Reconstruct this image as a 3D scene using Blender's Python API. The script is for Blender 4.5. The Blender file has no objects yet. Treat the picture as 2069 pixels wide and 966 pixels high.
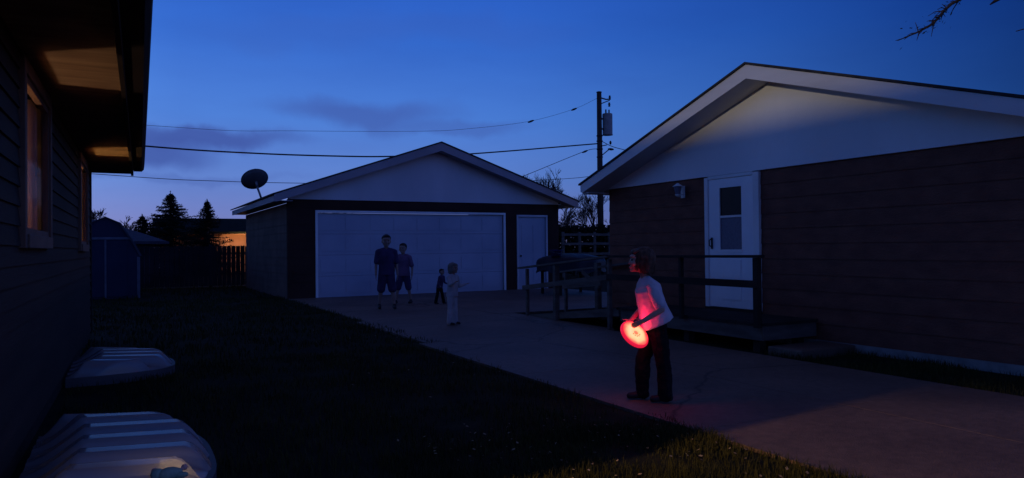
import bpy, bmesh, math, random
from mathutils import Vector, Matrix, noise
R = math.radians
random.seed(7)
S = bpy.context.scene
COL = S.collection

# ------------------------------------------------------------------ camera
cam_d = bpy.data.cameras.new('camera')
cam = bpy.data.objects.new('camera', cam_d); COL.objects.link(cam)
cam_d.sensor_width = 36.0
cam_d.lens = 36.0 * 1475.0 / 2069.0
cam_d.clip_start = 0.05; cam_d.clip_end = 2000
yaw, pitch, roll = R(28.0), R(0.66), R(0.6)
fw = Vector((math.sin(yaw) * math.cos(pitch), math.cos(yaw) * math.cos(pitch), math.sin(pitch)))
r0 = Vector((math.cos(yaw), -math.sin(yaw), 0)); u0 = r0.cross(fw)
rt = math.cos(roll) * r0 - math.sin(roll) * u0; up = rt.cross(fw)
cam.matrix_world = Matrix(((rt.x, up.x, -fw.x, 0), (rt.y, up.y, -fw.y, 0), (rt.z, up.z, -fw.z, 1.25), (0, 0, 0, 1)))
S.camera = cam

# ------------------------------------------------------------------ dusk sky
W = bpy.data.worlds.new('World'); S.world = W; W.use_nodes = True
nt = W.node_tree; nt.nodes.clear()
def N(t, **k):
    n = nt.nodes.new(t)
    for a, b in k.items(): setattr(n, a, b)
    return n
def LK(a, b): nt.links.new(a, b)
def ramp(n, stops):
    e = n.color_ramp.elements
    while len(e) > 1: e.remove(e[-1])
    e[0].position = stops[0][0]; e[0].color = stops[0][1]
    for p, c in stops[1:]:
        q = e.new(p); q.color = c
def lin(r, g, b):
    f = lambda v: ((v / 255 + .055) / 1.055) ** 2.4 if v > 10 else v / 255 / 12.92
    return (f(r), f(g), f(b), 1)
tc = N('ShaderNodeTexCoord'); nrm = N('ShaderNodeVectorMath', operation='NORMALIZE'); LK(tc.outputs['Generated'], nrm.inputs[0])
sep = N('ShaderNodeSeparateXYZ'); LK(nrm.outputs[0], sep.inputs[0])
el = N('ShaderNodeValToRGB'); LK(sep.outputs['Z'], el.inputs[0])
ramp(el, [(0.0, lin(132, 124, 172)), (0.035, lin(118, 128, 190)), (0.09, lin(100, 134, 208)), (0.17, lin(80, 130, 216)),
          (0.27, lin(56, 110, 208)), (0.36, lin(44, 96, 200)), (0.55, lin(52, 78, 148)), (0.8, lin(56, 62, 112)), (1.0, lin(60, 58, 96))])
# fall-off away from the afterglow
flat = N('ShaderNodeVectorMath', operation='MULTIPLY'); LK(nrm.outputs[0], flat.inputs[0]); flat.inputs[1].default_value = (1, 1, 0)
fn = N('ShaderNodeVectorMath', operation='NORMALIZE'); LK(flat.outputs[0], fn.inputs[0])
dt = N('ShaderNodeVectorMath', operation='DOT_PRODUCT'); LK(fn.outputs[0], dt.inputs[0]); dt.inputs[1].default_value = (math.sin(R(-35)), math.cos(R(-35)), 0)
mr = N('ShaderNodeMapRange'); LK(dt.outputs['Value'], mr.inputs[0]); mr.inputs[1].default_value = -1; mr.inputs[2].default_value = 1
az = N('ShaderNodeValToRGB'); LK(mr.outputs[0], az.inputs[0])
ramp(az, [(0, (1.25, 1.12, 1.25, 1)), (.18, (1.25, 1.12, 1.25, 1)), (.36, (.24, .28, .34, 1)), (.43, (.12, .22, .32, 1)), (.48, (.19, .32, .44, 1)), (.58, (.43, .57, .67, 1)), (.727, (.80, .87, .93, 1)), (.82, (.93, .95, .98, 1)), (.89, (.98, .98, 1, 1)), (.95, (1.4, 1.35, 1.25, 1)), (1, (1.6, 1.5, 1.35, 1))])
mul = N('ShaderNodeMix', data_type='RGBA', blend_type='MULTIPLY'); mul.inputs[0].default_value = 1
LK(el.outputs[0], mul.inputs[6]); LK(az.outputs[0], mul.inputs[7])
prev = mul.outputs[2]
# thin high cloud
mp = N('ShaderNodeMapping'); LK(nrm.outputs[0], mp.inputs[0]); mp.inputs['Scale'].default_value = (1.6, 1.6, 6.5)
nz = N('ShaderNodeTexNoise'); LK(mp.outputs[0], nz.inputs[0]); nz.inputs['Scale'].default_value = 2.6; nz.inputs['Detail'].default_value = 7; nz.inputs['Roughness'].default_value = .55
cr = N('ShaderNodeValToRGB'); LK(nz.outputs[0], cr.inputs[0]); ramp(cr, [(.40, (0, 0, 0, 1)), (.72, (1, 1, 1, 1))])
m1 = N('ShaderNodeMath', operation='MULTIPLY'); LK(cr.outputs[0], m1.inputs[0]); m1.inputs[1].default_value = .20
mx = N('ShaderNodeMix', data_type='RGBA', blend_type='MULTIPLY'); LK(m1.outputs[0], mx.inputs[0]); LK(prev, mx.inputs[6]); mx.inputs[7].default_value = (.62, .55, .66, 1)
prev = mx.outputs[2]
def ddir(a, e): return Vector((math.sin(R(a)) * math.cos(R(e)), math.cos(R(a)) * math.cos(R(e)), math.sin(R(e))))
# three soft dusk clouds (direction, horizontal size, vertical size, strength)
nz2 = N('ShaderNodeTexNoise'); LK(nrm.outputs[0], nz2.inputs[0]); nz2.inputs['Scale'].default_value = 9; nz2.inputs['Detail'].default_value = 5
off = N('ShaderNodeVectorMath', operation='SUBTRACT'); LK(nz2.outputs['Color'], off.inputs[0]); off.inputs[1].default_value = (.5, .5, .5)
ofs = N('ShaderNodeVectorMath', operation='SCALE'); LK(off.outputs[0], ofs.inputs[0]); ofs.inputs['Scale'].default_value = .07
wd = N('ShaderNodeVectorMath', operation='ADD'); LK(nrm.outputs[0], wd.inputs[0]); LK(ofs.outputs[0], wd.inputs[1])
for a, e, w, h, s in [(16.5, 10.5, .115, .020, .62), (23.5, 9.3, .10, .012, .42), (5.5, 8.1, .11, .013, .85), (1.4, 7.0, .08, .020, .80), (2.5, 5.3, .16, .006, .28), (24, 16.5, .16, .022, .16), (12, 15.5, .14, .02, .16)]:
    d = ddir(a, e); rx = Vector((math.cos(R(a)), -math.sin(R(a)), 0))
    sb = N('ShaderNodeVectorMath', operation='SUBTRACT'); LK(wd.outputs[0], sb.inputs[0]); sb.inputs[1].default_value = d
    dx = N('ShaderNodeVectorMath', operation='DOT_PRODUCT'); LK(sb.outputs[0], dx.inputs[0]); dx.inputs[1].default_value = rx / w
    dz = N('ShaderNodeVectorMath', operation='DOT_PRODUCT'); LK(sb.outputs[0], dz.inputs[0]); dz.inputs[1].default_value = (0, 0, 1 / h)
    dy = N('ShaderNodeVectorMath', operation='DOT_PRODUCT'); LK(nrm.outputs[0], dy.inputs[0]); dy.inputs[1].default_value = d
    cb = N('ShaderNodeCombineXYZ'); LK(dx.outputs['Value'], cb.inputs[0]); LK(dz.outputs['Value'], cb.inputs[1])
    ln = N('ShaderNodeVectorMath', operation='LENGTH'); LK(cb.outputs[0], ln.inputs[0])
    q = N('ShaderNodeMapRange', interpolation_type='SMOOTHSTEP'); LK(ln.outputs['Value'], q.inputs[0])
    q.inputs[1].default_value = .35; q.inputs[2].default_value = 1.35; q.inputs[3].default_value = s; q.inputs[4].default_value = 0
    gt = N('ShaderNodeMath', operation='GREATER_THAN'); LK(dy.outputs['Value'], gt.inputs[0]); gt.inputs[1].default_value = .5
    mm = N('ShaderNodeMath', operation='MULTIPLY'); LK(q.outputs[0], mm.inputs[0]); LK(gt.outputs[0], mm.inputs[1])
    mx = N('ShaderNodeMix', data_type='RGBA'); LK(mm.outputs[0], mx.inputs[0]); LK(prev, mx.inputs[6]); mx.inputs[7].default_value = lin(64, 86, 162)
    prev = mx.outputs[2]
bg = N('ShaderNodeBackground'); LK(prev, bg.inputs[0]); bg.inputs[1].default_value = 1.0
wo = N('ShaderNodeOutputWorld'); LK(bg.outputs[0], wo.inputs[0])
S.view_settings.view_transform = 'Standard'; S.view_settings.look = 'None'
S.view_settings.gamma = 1; S.view_settings.use_curve_mapping = False; S.view_settings.exposure = 0

def light(name, typ, loc, energy, color, **k):
    d = bpy.data.lights.new(name, typ); d.energy = energy; d.color = color
    for a, b in k.items(): setattr(d, a, b)
    o = bpy.data.objects.new(name, d); COL.objects.link(o); o.location = loc
    return o
# sodium street lamp beyond the left house, low and warm over its ridge
sl_ = light('street_light', 'SPOT', (-10.0, 5.0, 5.12), 1700, (1.0, .84, .60), shadow_soft_size=.09, spot_size=R(62), spot_blend=.35)
sl_.rotation_euler = (Vector((7.4, 6.0, 3.1)) - sl_.location).to_track_quat('-Z', 'Y').to_euler()
# porch lamp on the end wall of the left house: its beam crosses lawn and driveway in front of the camera
pl_ = light('porch_lamp_light', 'SPOT', (-2.2, 2.86, 2.1), 820, (1.0, .55, .20), shadow_soft_size=.02, spot_size=R(44), spot_blend=.3)
pl_.rotation_euler = Vector((1, -.03, -.66)).to_track_quat('-Z', 'Y').to_euler()

# ------------------------------------------------------------------ materials
def mat(name, c1, c2=None, scale=3.0, rough=.8, bump=0.0, bscale=60.0, metal=0.0, stretch=(1, 1, 1), spec=.3, detail=6, lo=.35, hi=.65, extra=None):
    m = bpy.data.materials.new(name); m.use_nodes = True
    t = m.node_tree; b = t.nodes['Principled BSDF']
    b.inputs['Roughness'].default_value = rough; b.inputs['Metallic'].default_value = metal
    b.inputs['Specular IOR Level'].default_value = spec
    tc = t.nodes.new('ShaderNodeTexCoord'); mp = t.nodes.new('ShaderNodeMapping'); mp.inputs['Scale'].default_value = stretch
    t.links.new(tc.outputs['Object'], mp.inputs[0])
    c2 = c2 or tuple(v * .7 for v in c1)
    nz = t.nodes.new('ShaderNodeTexNoise'); nz.inputs['Scale'].default_value = scale; nz.inputs['Detail'].default_value = detail
    t.links.new(mp.outputs[0], nz.inputs[0])
    r = t.nodes.new('ShaderNodeValToRGB'); r.color_ramp.elements[0].position = lo; r.color_ramp.elements[1].position = hi
    r.color_ramp.elements[0].color = (*c1, 1); r.color_ramp.elements[1].color = (*c2, 1)
    t.links.new(nz.outputs[0], r.inputs[0]); t.links.new(r.outputs[0], b.inputs['Base Color'])
    if bump:
        n2 = t.nodes.new('ShaderNodeTexNoise'); n2.inputs['Scale'].default_value = bscale; n2.inputs['Detail'].default_value = 4
        t.links.new(mp.outputs[0], n2.inputs[0])
        bp = t.nodes.new('ShaderNodeBump'); bp.inputs['Strength'].default_value = bump; bp.inputs['Distance'].default_value = .01
        t.links.new(n2.outputs[0], bp.inputs['Height']); t.links.new(bp.outputs[0], b.inputs['Normal'])
    return m
def emat(name, col, strength):
    m = bpy.data.materials.new(name); m.use_nodes = True; b = m.node_tree.nodes['Principled BSDF']
    b.inputs['Base Color'].default_value = (*col, 1); b.inputs['Emission Color'].default_value = (*col, 1); b.inputs['Emission Strength'].default_value = strength
    return m
def glassmat(name, tint=(.9, .92, .95), gloss=.1, rough=.05):
    m = bpy.data.materials.new(name); m.use_nodes = True; t = m.node_tree; t.nodes.clear()
    o = t.nodes.new('ShaderNodeOutputMaterial'); a = t.nodes.new('ShaderNodeBsdfTransparent'); a.inputs[0].default_value = (*tint, 1)
    g = t.nodes.new('ShaderNodeBsdfGlossy'); g.inputs['Roughness'].default_value = rough
    x = t.nodes.new('ShaderNodeMixShader'); x.inputs[0].default_value = gloss
    t.links.new(a.outputs[0], x.inputs[1]); t.links.new(g.outputs[0], x.inputs[2]); t.links.new(x.outputs[0], o.inputs[0])
    return m
M = dict(
    concrete=mat('worn_concrete', (.150, .100, .074), (.080, .054, .042), .8, .62, .6, 90, spec=.45, lo=.3, hi=.7),
    concrete2=mat('foundation_concrete', (.30, .29, .27), (.17, .165, .16), 5, .9, .5, 60),
    soil=mat('dark_lawn_soil', (.022, .024, .014), (.009, .011, .007), 3, .95, .6, 50, spec=.05),
    grass=mat('grass_blade', (.046, .046, .011), (.022, .024, .007), 1.4, .75, spec=.12),
    leaf_dry=mat('dry_leaf', (.32, .26, .15), (.18, .13, .07), 8, .8),
    white=mat('white_painted_wood', (.80, .79, .77), (.66, .65, .64), 1.2, .6, .15, 40, spec=.3),
    fascia=mat('off_white_fascia', (.70, .69, .69), (.54, .53, .53), .9, .65, .15, 40, stretch=(1, .4, 3)),
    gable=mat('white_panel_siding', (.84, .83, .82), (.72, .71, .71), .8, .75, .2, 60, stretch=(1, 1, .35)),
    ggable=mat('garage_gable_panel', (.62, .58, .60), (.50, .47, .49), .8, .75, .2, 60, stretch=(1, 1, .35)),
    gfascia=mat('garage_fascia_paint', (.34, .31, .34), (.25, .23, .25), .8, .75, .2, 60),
    door=mat('white_steel_door', (.84, .84, .84), (.74, .74, .75), 1.5, .45, .08, 30),
    gdoor=mat('grey_white_garage_door', (.42, .43, .50), (.35, .36, .43), 1.0, .6, .08, 30),
    brown=mat('dark_brown_siding', (.205, .084, .058), (.130, .054, .040), 5, .85, .9, 38, stretch=(1, .8, 1.5), spec=.1, lo=.3, hi=.72),
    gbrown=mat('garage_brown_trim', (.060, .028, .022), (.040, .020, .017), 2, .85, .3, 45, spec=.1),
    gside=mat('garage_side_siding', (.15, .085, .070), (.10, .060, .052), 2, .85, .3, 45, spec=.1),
    siding=mat('grey_lap_siding', (.050, .032, .024), (.030, .020, .016), 3, .8, .3, 70, stretch=(1, .2, 2), spec=.15),
    soffit=mat('brown_soffit_board', (.22, .155, .10), (.15, .10, .065), 2, .85, .2, 60, stretch=(1, 5, 1), spec=.1),
    darktrim=mat('dark_fascia_paint', (.018, .015, .018), (.011, .010, .012), 2, .8, .1, spec=.1),
    shingle=mat('asphalt_shingle', (.05, .048, .05), (.03, .029, .032), 8, .95, .8, 40, spec=.1),
    trim=mat('window_trim', (.17, .095, .065), (.11, .065, .045), 4, .7, .2),
    room=mat('beige_room_wall', (.45, .33, .24), (.36, .26, .18), 2, .9),
    drape=mat('drape_fabric', (.55, .43, .33), (.38, .28, .2), 14, .9, stretch=(1, 6, .1)),
    glass=glassmat('window_glass', gloss=.035),
    darkglass=mat('dark_door_glass', (.010, .010, .014), (.006, .006, .009), 2, .35, spec=.12),
    screen=mat('insect_screen', (.17, .16, .20), (.13, .12, .16), 40, .6, spec=.3),
    bars=mat('aluminium_bar', (.5, .5, .5), (.4, .4, .4), 5, .4, metal=.3),
    cover=mat('translucent_ribbed_plastic', (.36, .37, .42), (.24, .25, .30), 2, .35, .1, 50, spec=.6),
    wood=mat('weathered_wood', (.14, .115, .10), (.085, .07, .062), 3, .85, .5, 60, stretch=(1, 1, 4), spec=.15),
    darkwood=mat('dark_stained_wood', (.040, .032, .030), (.026, .021, .020), 3, .85, .5, 60, spec=.1),
    metal=mat('galvanised_steel', (.28, .28, .29), (.2, .2, .21), 6, .5, metal=.5),
    black=mat('black_paint', (.012, .012, .014), (.008, .008, .01), 5, .6),
    dish=mat('dish_grey', (.085, .085, .09), (.06, .06, .065), 3, .6),
    transf=mat('transformer_grey', (.26, .27, .27), (.18, .19, .19), 5, .6),
    pole=mat('creosote_pole', (.06, .045, .04), (.035, .028, .026), 4, .9, .5, 30, stretch=(4, 4, .5)),
    bark=mat('grey_bark', (.06, .045, .04), (.035, .027, .025), 6, .95, .6, 30),
    conifer=mat('conifer_needles', (.010, .016, .012), (.006, .010, .009), 2, .9, spec=.05),
    hedge=mat('hedge_leaf', (.014, .02, .014), (.007, .011, .009), 2, .9, spec=.05),
    fence=mat('old_fence_board', (.030, .028, .034), (.018, .017, .021), 2, .9, .4, 40, spec=.1),
    shed=mat('blue_grey_shed_panel', (.035, .040, .075), (.028, .032, .06), 1.5, .8, .1, spec=.1),
    shedtrim=mat('pale_shed_trim', (.16, .16, .2), (.10, .10, .13), 4, .8),
    nroof=mat('neighbour_roof_shingle', (.07, .075, .10), (.05, .055, .075), 4, .9, .5, 20, spec=.1),
    nwall=mat('neighbour_wall', (.05, .05, .07), (.035, .035, .05), 3, .9, .2),
    tanwall=mat('tan_stucco', (.42, .24, .14), (.32, .18, .10), 2, .9, .2),
    tarp=mat('dark_tarpaulin', (.012, .012, .022), (.008, .008, .014), 4, .5, .3, 20),
    blue=mat('blue_plastic', (.03, .035, .16), (.02, .025, .12), 4, .5),
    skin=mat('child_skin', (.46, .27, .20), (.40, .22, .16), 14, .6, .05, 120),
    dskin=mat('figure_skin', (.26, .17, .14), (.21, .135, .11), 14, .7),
    hair=mat('brown_hair', (.17, .085, .05), (.06, .03, .018), 22, .6, .8, 90, stretch=(2, 2, .35)),
    dhair=mat('dark_hair', (.015, .011, .011), (.008, .006, .006), 30, .7, .6, 90),
    fhair=mat('fair_hair', (.16, .14, .13), (.10, .09, .085), 30, .7, .6, 90),
    tee=mat('white_cotton_tee', (.52, .50, .54), (.44, .42, .47), 7, .9, .25, 150, spec=.1),
    pants=mat('black_trousers', (.009, .009, .012), (.006, .006, .008), 6, .9, .3, 80, spec=.1),
    navy=mat('navy_cotton', (.055, .040, .095), (.035, .027, .065), 6, .9, .2, 80, spec=.1),
    maroon=mat('plum_cotton', (.16, .09, .16), (.10, .06, .11), 6, .9, .2, 80, spec=.1),
    pale=mat('pale_grey_pyjamas', (.38, .38, .40), (.26, .26, .29), 6, .9, .2, 80, spec=.1),
    shoe=mat('dark_shoe', (.02, .016, .02), (.012, .01, .012), 6, .6),
    eye=mat('dark_eye', (.02, .015, .012), None, 6, .2),
    lips=mat('lip', (.30, .12, .10), None, 6, .6),
    green=mat('faded_green_plush', (.30, .38, .28), (.20, .28, .20), 12, .95, .6, 60),
    pink=mat('pinkish_plush', (.62, .33, .27), (.5, .25, .2), 12, .95, .5, 60),
)

def add_cracks(m):
    t = m.node_tree; b = t.nodes['Principled BSDF']; src = b.inputs['Base Color'].links[0].from_socket
    tc = t.nodes.new('ShaderNodeTexCoord'); nz = t.nodes.new('ShaderNodeTexNoise'); nz.inputs['Scale'].default_value = 2.2; nz.inputs['Detail'].default_value = 6
    t.links.new(tc.outputs['Object'], nz.inputs[0])
    mx = t.nodes.new('ShaderNodeMix'); mx.data_type = 'VECTOR'; mx.inputs[0].default_value = .22
    t.links.new(tc.outputs['Object'], mx.inputs[4]); t.links.new(nz.outputs['Color'], mx.inputs[5])
    vo = t.nodes.new('ShaderNodeTexVoronoi'); vo.feature = 'DISTANCE_TO_EDGE'; vo.inputs['Scale'].default_value = .42; t.links.new(mx.outputs[1], vo.inputs[0])
    mr = t.nodes.new('ShaderNodeMapRange'); mr.inputs[1].default_value = .0; mr.inputs[2].default_value = .008; mr.inputs[3].default_value = .25; mr.inputs[4].default_value = 1
    t.links.new(vo.outputs['Distance'], mr.inputs[0])
    n3 = t.nodes.new('ShaderNodeTexNoise'); n3.inputs['Scale'].default_value = 14; n3.inputs['Detail'].default_value = 8; n3.inputs['Roughness'].default_value = .75
    t.links.new(tc.outputs['Object'], n3.inputs[0])
    m3 = t.nodes.new('ShaderNodeMapRange'); m3.inputs[1].default_value = .3; m3.inputs[2].default_value = .7; m3.inputs[3].default_value = .62; m3.inputs[4].default_value = 1.3
    t.links.new(n3.outputs[0], m3.inputs[0])
    pr = t.nodes.new('ShaderNodeMath'); pr.operation = 'MULTIPLY'; t.links.new(mr.outputs[0], pr.inputs[0]); t.links.new(m3.outputs[0], pr.inputs[1])
    sc = t.nodes.new('ShaderNodeVectorMath'); sc.operation = 'SCALE'; t.links.new(src, sc.inputs[0]); t.links.new(pr.outputs[0], sc.inputs['Scale'])
    t.links.new(sc.outputs[0], b.inputs['Base Color'])
add_cracks(M['concrete'])
# ------------------------------------------------------------------ helpers
def obj(name, bm, m, parent=None, smooth=False, loc=None):
    me = bpy.data.meshes.new(name); bm.normal_update(); bm.to_mesh(me); bm.free()
    for mm in (m if isinstance(m, (list, tuple)) else [m]): me.materials.append(mm)
    if smooth:
        for p in me.polygons: p.use_smooth = True
    o = bpy.data.objects.new(name, me); COL.objects.link(o)
    if parent: o.parent = parent
    if loc: o.location = loc
    return o
def tag(o, label, cat, group=None, kind=None):
    o['label'] = label; o['category'] = cat
    if group: o['group'] = group
    if kind: o['kind'] = kind
    return o
def thing(name, label, cat, loc=(0, 0, 0), rz=0, group=None):
    o = bpy.data.objects.new(name, None); COL.objects.link(o); o.location = loc; o.rotation_euler = (0, 0, rz)
    o.empty_display_size = .1
    return tag(o, label, cat, group)
def struct(name, bm, m):
    o = obj(name, bm, m); o['kind'] = 'structure'; return o
def box(bm, x0, x1, y0, y1, z0, z1, mi=0):
    v = [bm.verts.new((x, y, z)) for x in (x0, x1) for y in (y0, y1) for z in (z0, z1)]
    for f in ((0, 1, 3, 2), (4, 6, 7, 5), (0, 4, 5, 1), (2, 3, 7, 6), (0, 2, 6, 4), (1, 5, 7, 3)):
        bm.faces.new([v[i] for i in f]).material_index = mi
    return v
def B(*boxes, bevel=0):
    bm = bmesh.new()
    for b in boxes: box(bm, *b)
    bmesh.ops.recalc_face_normals(bm, faces=bm.faces)
    if bevel: bmesh.ops.bevel(bm, geom=bm.edges[:], offset=bevel, segments=1, affect='EDGES')
    return bm
def prism(bm, poly, axis, a, b):
    """poly of 2D points extruded along axis from a to b. axis x: poly=(y,z); y: poly=(x,z); z: (x,y)"""
    def P(p, t): return {'x': (t, p[0], p[1]), 'y': (p[0], t, p[1]), 'z': (p[0], p[1], t)}[axis]
    A = [bm.verts.new(P(p, a)) for p in poly]; Bv = [bm.verts.new(P(p, b)) for p in poly]
    n = len(poly); bm.faces.new(A); bm.faces.new(Bv[::-1])
    for i in range(n): bm.faces.new((A[i], Bv[i], Bv[(i + 1) % n], A[(i + 1) % n]))
    bmesh.ops.recalc_face_normals(bm, faces=bm.faces)
def tube(bm, pts, rad, seg=8, cap=True):
    pts = [Vector(p) for p in pts]
    rs = rad if isinstance(rad, (list, tuple)) else [rad] * len(pts)
    rings = []; ref = None
    for i, p in enumerate(pts):
        d = (pts[min(i + 1, len(pts) - 1)] - pts[max(i - 1, 0)]).normalized()
        if ref is None or abs(ref.dot(d)) > .98: ref = Vector((0, 0, 1)) if abs(d.z) < .9 else Vector((1, 0, 0))
        a = d.cross(ref).normalized(); b = a.cross(d).normalized(); ref = b
        rings.append([bm.verts.new(p + (a * math.cos(t) + b * math.sin(t)) * rs[i]) for t in [2 * math.pi * k / seg for k in range(seg)]])
    for A, C in zip(rings, rings[1:]):
        for k in range(seg): bm.faces.new((A[k], A[(k + 1) % seg], C[(k + 1) % seg], C[k]))
    if cap: bm.faces.new(rings[0][::-1]); bm.faces.new(rings[-1])
def T(pts, rad, seg=8):
    bm = bmesh.new(); tube(bm, pts, rad, seg); return bm
def lathe(bm, prof, seg=32, c=(0, 0, 0), ax=None, closed=True):
    """profile (r,z) about an axis"""
    q = Vector((0, 0, 1)).rotation_difference(Vector(ax).normalized()) if ax is not None else None
    rings = []
    for r, z in prof:
        ring = []
        for k in range(seg):
            p = Vector((r * math.cos(2 * math.pi * k / seg), r * math.sin(2 * math.pi * k / seg), z))
            if q: p = q @ p
            ring.append(bm.verts.new(p + Vector(c)))
        rings.append(ring)
    for A, C in zip(rings, rings[1:]):
        for k in range(seg): bm.faces.new((A[k], A[(k + 1) % seg], C[(k + 1) % seg], C[k]))
    if closed: bm.faces.new(rings[0][::-1]); bm.faces.new(rings[-1])
def ell(bm, c, r, sub=2, rot=None):
    ret = bmesh.ops.create_icosphere(bm, subdivisions=sub, radius=1)
    for v in ret['verts']:
        p = Vector((v.co.x * r[0], v.co.y * r[1], v.co.z * r[2]))
        if rot is not None: p = rot @ p
        v.co = p + Vector(c)

# ------------------------------------------------------------------ ground
bm = bmesh.new(); box(bm, -400, 400, -150, 700, -.5, 0)
struct('ground', bm, M['soil'])
# worn joint-cut driveway: slabs, edge slightly irregular
def slab(x0, x1, y0, y1, z):
    bm = bmesh.new(); box(bm, x0, x1, y0, y1, -.2, z)
    bmesh.ops.bevel(bm, geom=[e for e in bm.edges if all(v.co.z > 0 for v in e.verts)], offset=.012, segments=2, affect='EDGES')
    return bm
bmd = bmesh.new()
xs = [3.35, 4.85, 6.30]; ys = [-6, -3.6, -1.2, 1.25, 3.72, 6.2, 8.9]
for i in range(2):
    for j in range(len(ys) - 1):
        z = .024
        v = box(bmd, xs[i] + .003, xs[i + 1] - .003, ys[j] + .003, ys[j + 1] - .003, -.2, z)
xs2 = [3.62, 6.1, 8.75, 11.45]; ys2 = [8.9, 12.1, 15.3, 18.74]
for i in range(3):
    for j in range(3):
        if i == 2 and j == 0: continue
        x0 = xs2[i] if i or j else 3.45
        x1 = xs2[i + 1]
        if j == 0 and i == 1: x1 = 6.45
        box(bmd, x0 + .006, x1 - .006, ys2[j] + .007, ys2[j + 1] - .007, -.2, .024)
o = struct('driveway', bmd, M['concrete'])
# grass: blades thick near the camera, tufts further away
def blades(name, regions, mtl):
    vs, fs = [], []
    rnd = random.Random(3)
    for (x0, x1, y0, y1, n, h0, h1, w) in regions:
        for _ in range(n):
            x = rnd.uniform(x0, x1); y = rnd.uniform(y0, y1)
            cl = noise.noise(Vector((x * 1.7, y * 1.7, 0)))
            if rnd.random() > .62 + cl * .9: continue
            if 3.3 < x < 3.8 and x > (3.36 if y < 8.8 else 3.62) + .13 * noise.noise(Vector((y * 2.3, 5, 0))) + .05 * noise.noise(Vector((y * 11, 9, 0))): continue
            h = rnd.uniform(h0, h1) * (1 + .5 * cl); a = rnd.uniform(0, 6.28); l = rnd.uniform(.1, .8) * h; b = a + rnd.uniform(1, 2)
            cx, sx = math.cos(b) * w, math.sin(b) * w
            k = len(vs)
            vs += [(x - cx, y - sx, -.004), (x + cx, y + sx, -.004), (x + math.cos(a) * l * .35 + cx * .7, y + math.sin(a) * l * .35 + sx * .7, h * .6), (x + math.cos(a) * l * .35 - cx * .7, y + math.sin(a) * l * .35 - sx * .7, h * .6), (x + math.cos(a) * l, y + math.sin(a) * l, h)]
            fs += [(k, k + 1, k + 2, k + 3), (k + 3, k + 2, k + 4)]
    me = bpy.data.meshes.new(name); me.from_pydata(vs, [], fs); me.materials.append(mtl)
    o = bpy.data.objects.new(name, me); COL.objects.link(o); return o
g = blades('lawn_grass', [(1.3, 3.55, 2.0, 4.2, 30000, .03, .075, .0022), (-.45, 3.55, 2.6, 8.8, 32000, .03, .07, .003), (-1.5, 3.8, 8.8, 20, 22000, .03, .08, .006),
                          (6.28, 7.36, 2.2, 6.0, 12000, .03, .08, .003), (6.4, 7.36, -2, 2.2, 1500, .03, .08, .004), (-12, 3.6, 20, 30, 6000, .04, .12, .012)], M['grass'])
tag(g, 'short dark lawn grass beside the concrete driveway', 'grass', kind='stuff')
bm = bmesh.new(); rnd = random.Random(5)
for _ in range(260):
    x = rnd.uniform(1.5, 3.35); y = rnd.uniform(2.2, 4.4) if rnd.random() < .75 else rnd.uniform(4, 12)
    a = rnd.uniform(0, 6.28); s = rnd.uniform(.006, .016); z = rnd.uniform(.03, .06)
    u = Vector((math.cos(a), math.sin(a), rnd.uniform(-.4, .4))) * s; w = Vector((-math.sin(a), math.cos(a), rnd.uniform(-.4, .4))) * s * .6
    c = Vector((x, y, z)); bm.faces.new([bm.verts.new(c + u), bm.verts.new(c + w), bm.verts.new(c - u), bm.verts.new(c - w)])
tag(obj('fallen_leaves', bm, M['leaf_dry']), 'scattered pale dry leaf bits lying in the lawn', 'leaves', kind='stuff')

# ------------------------------------------------------------------ siding wall with openings
def lap_wall(axis, at, outward, a0, a1, z0, z1, pitch, holes=(), lap=.014, thick=.12):
    """horizontal lap boards along axis ('y' or 'x') on the plane at, facing outward (+1/-1)"""
    bm = bmesh.new(); z = z0
    while z < z1 - 1e-4:
        zt = min(z + pitch, z1)
        cuts = {z, zt}
        for h in holes:
            for c in (h[2], h[3]):
                if z < c < zt: cuts.add(c)
        cuts = sorted(cuts)
        for c0, c1 in zip(cuts, cuts[1:]):
            segs = [(a0, a1)]
            for h in holes:
                if h[2] < c1 - 1e-5 and h[3] > c0 + 1e-5:
                    ns = []
                    for s in segs:
                        if h[1] <= s[0] or h[0] >= s[1]: ns.append(s)
                        else:
                            if h[0] > s[0]: ns.append((s[0], h[0]))
                            if h[1] < s[1]: ns.append((h[1], s[1]))
                    segs = ns
            for s0, s1 in segs:
                f0 = lap * (1 - (c0 - z) / pitch); f1 = lap * (1 - (c1 - z) / pitch)
                back = at - outward * thick
                poly = [(back, c0), (at + outward * f0, c0), (at + outward * f1, c1), (back, c1)]
                if axis == 'y': prism(bm, poly, 'y', s0, s1)
                else: prism(bm, poly, 'x', s0, s1)
        z = zt
    bmesh.ops.recalc_face_normals(bm, faces=bm.faces)
    return bm
# for axis 'x' the wall runs along x, polygon is (y,z); for axis 'y' polygon is (x,z)

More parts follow.
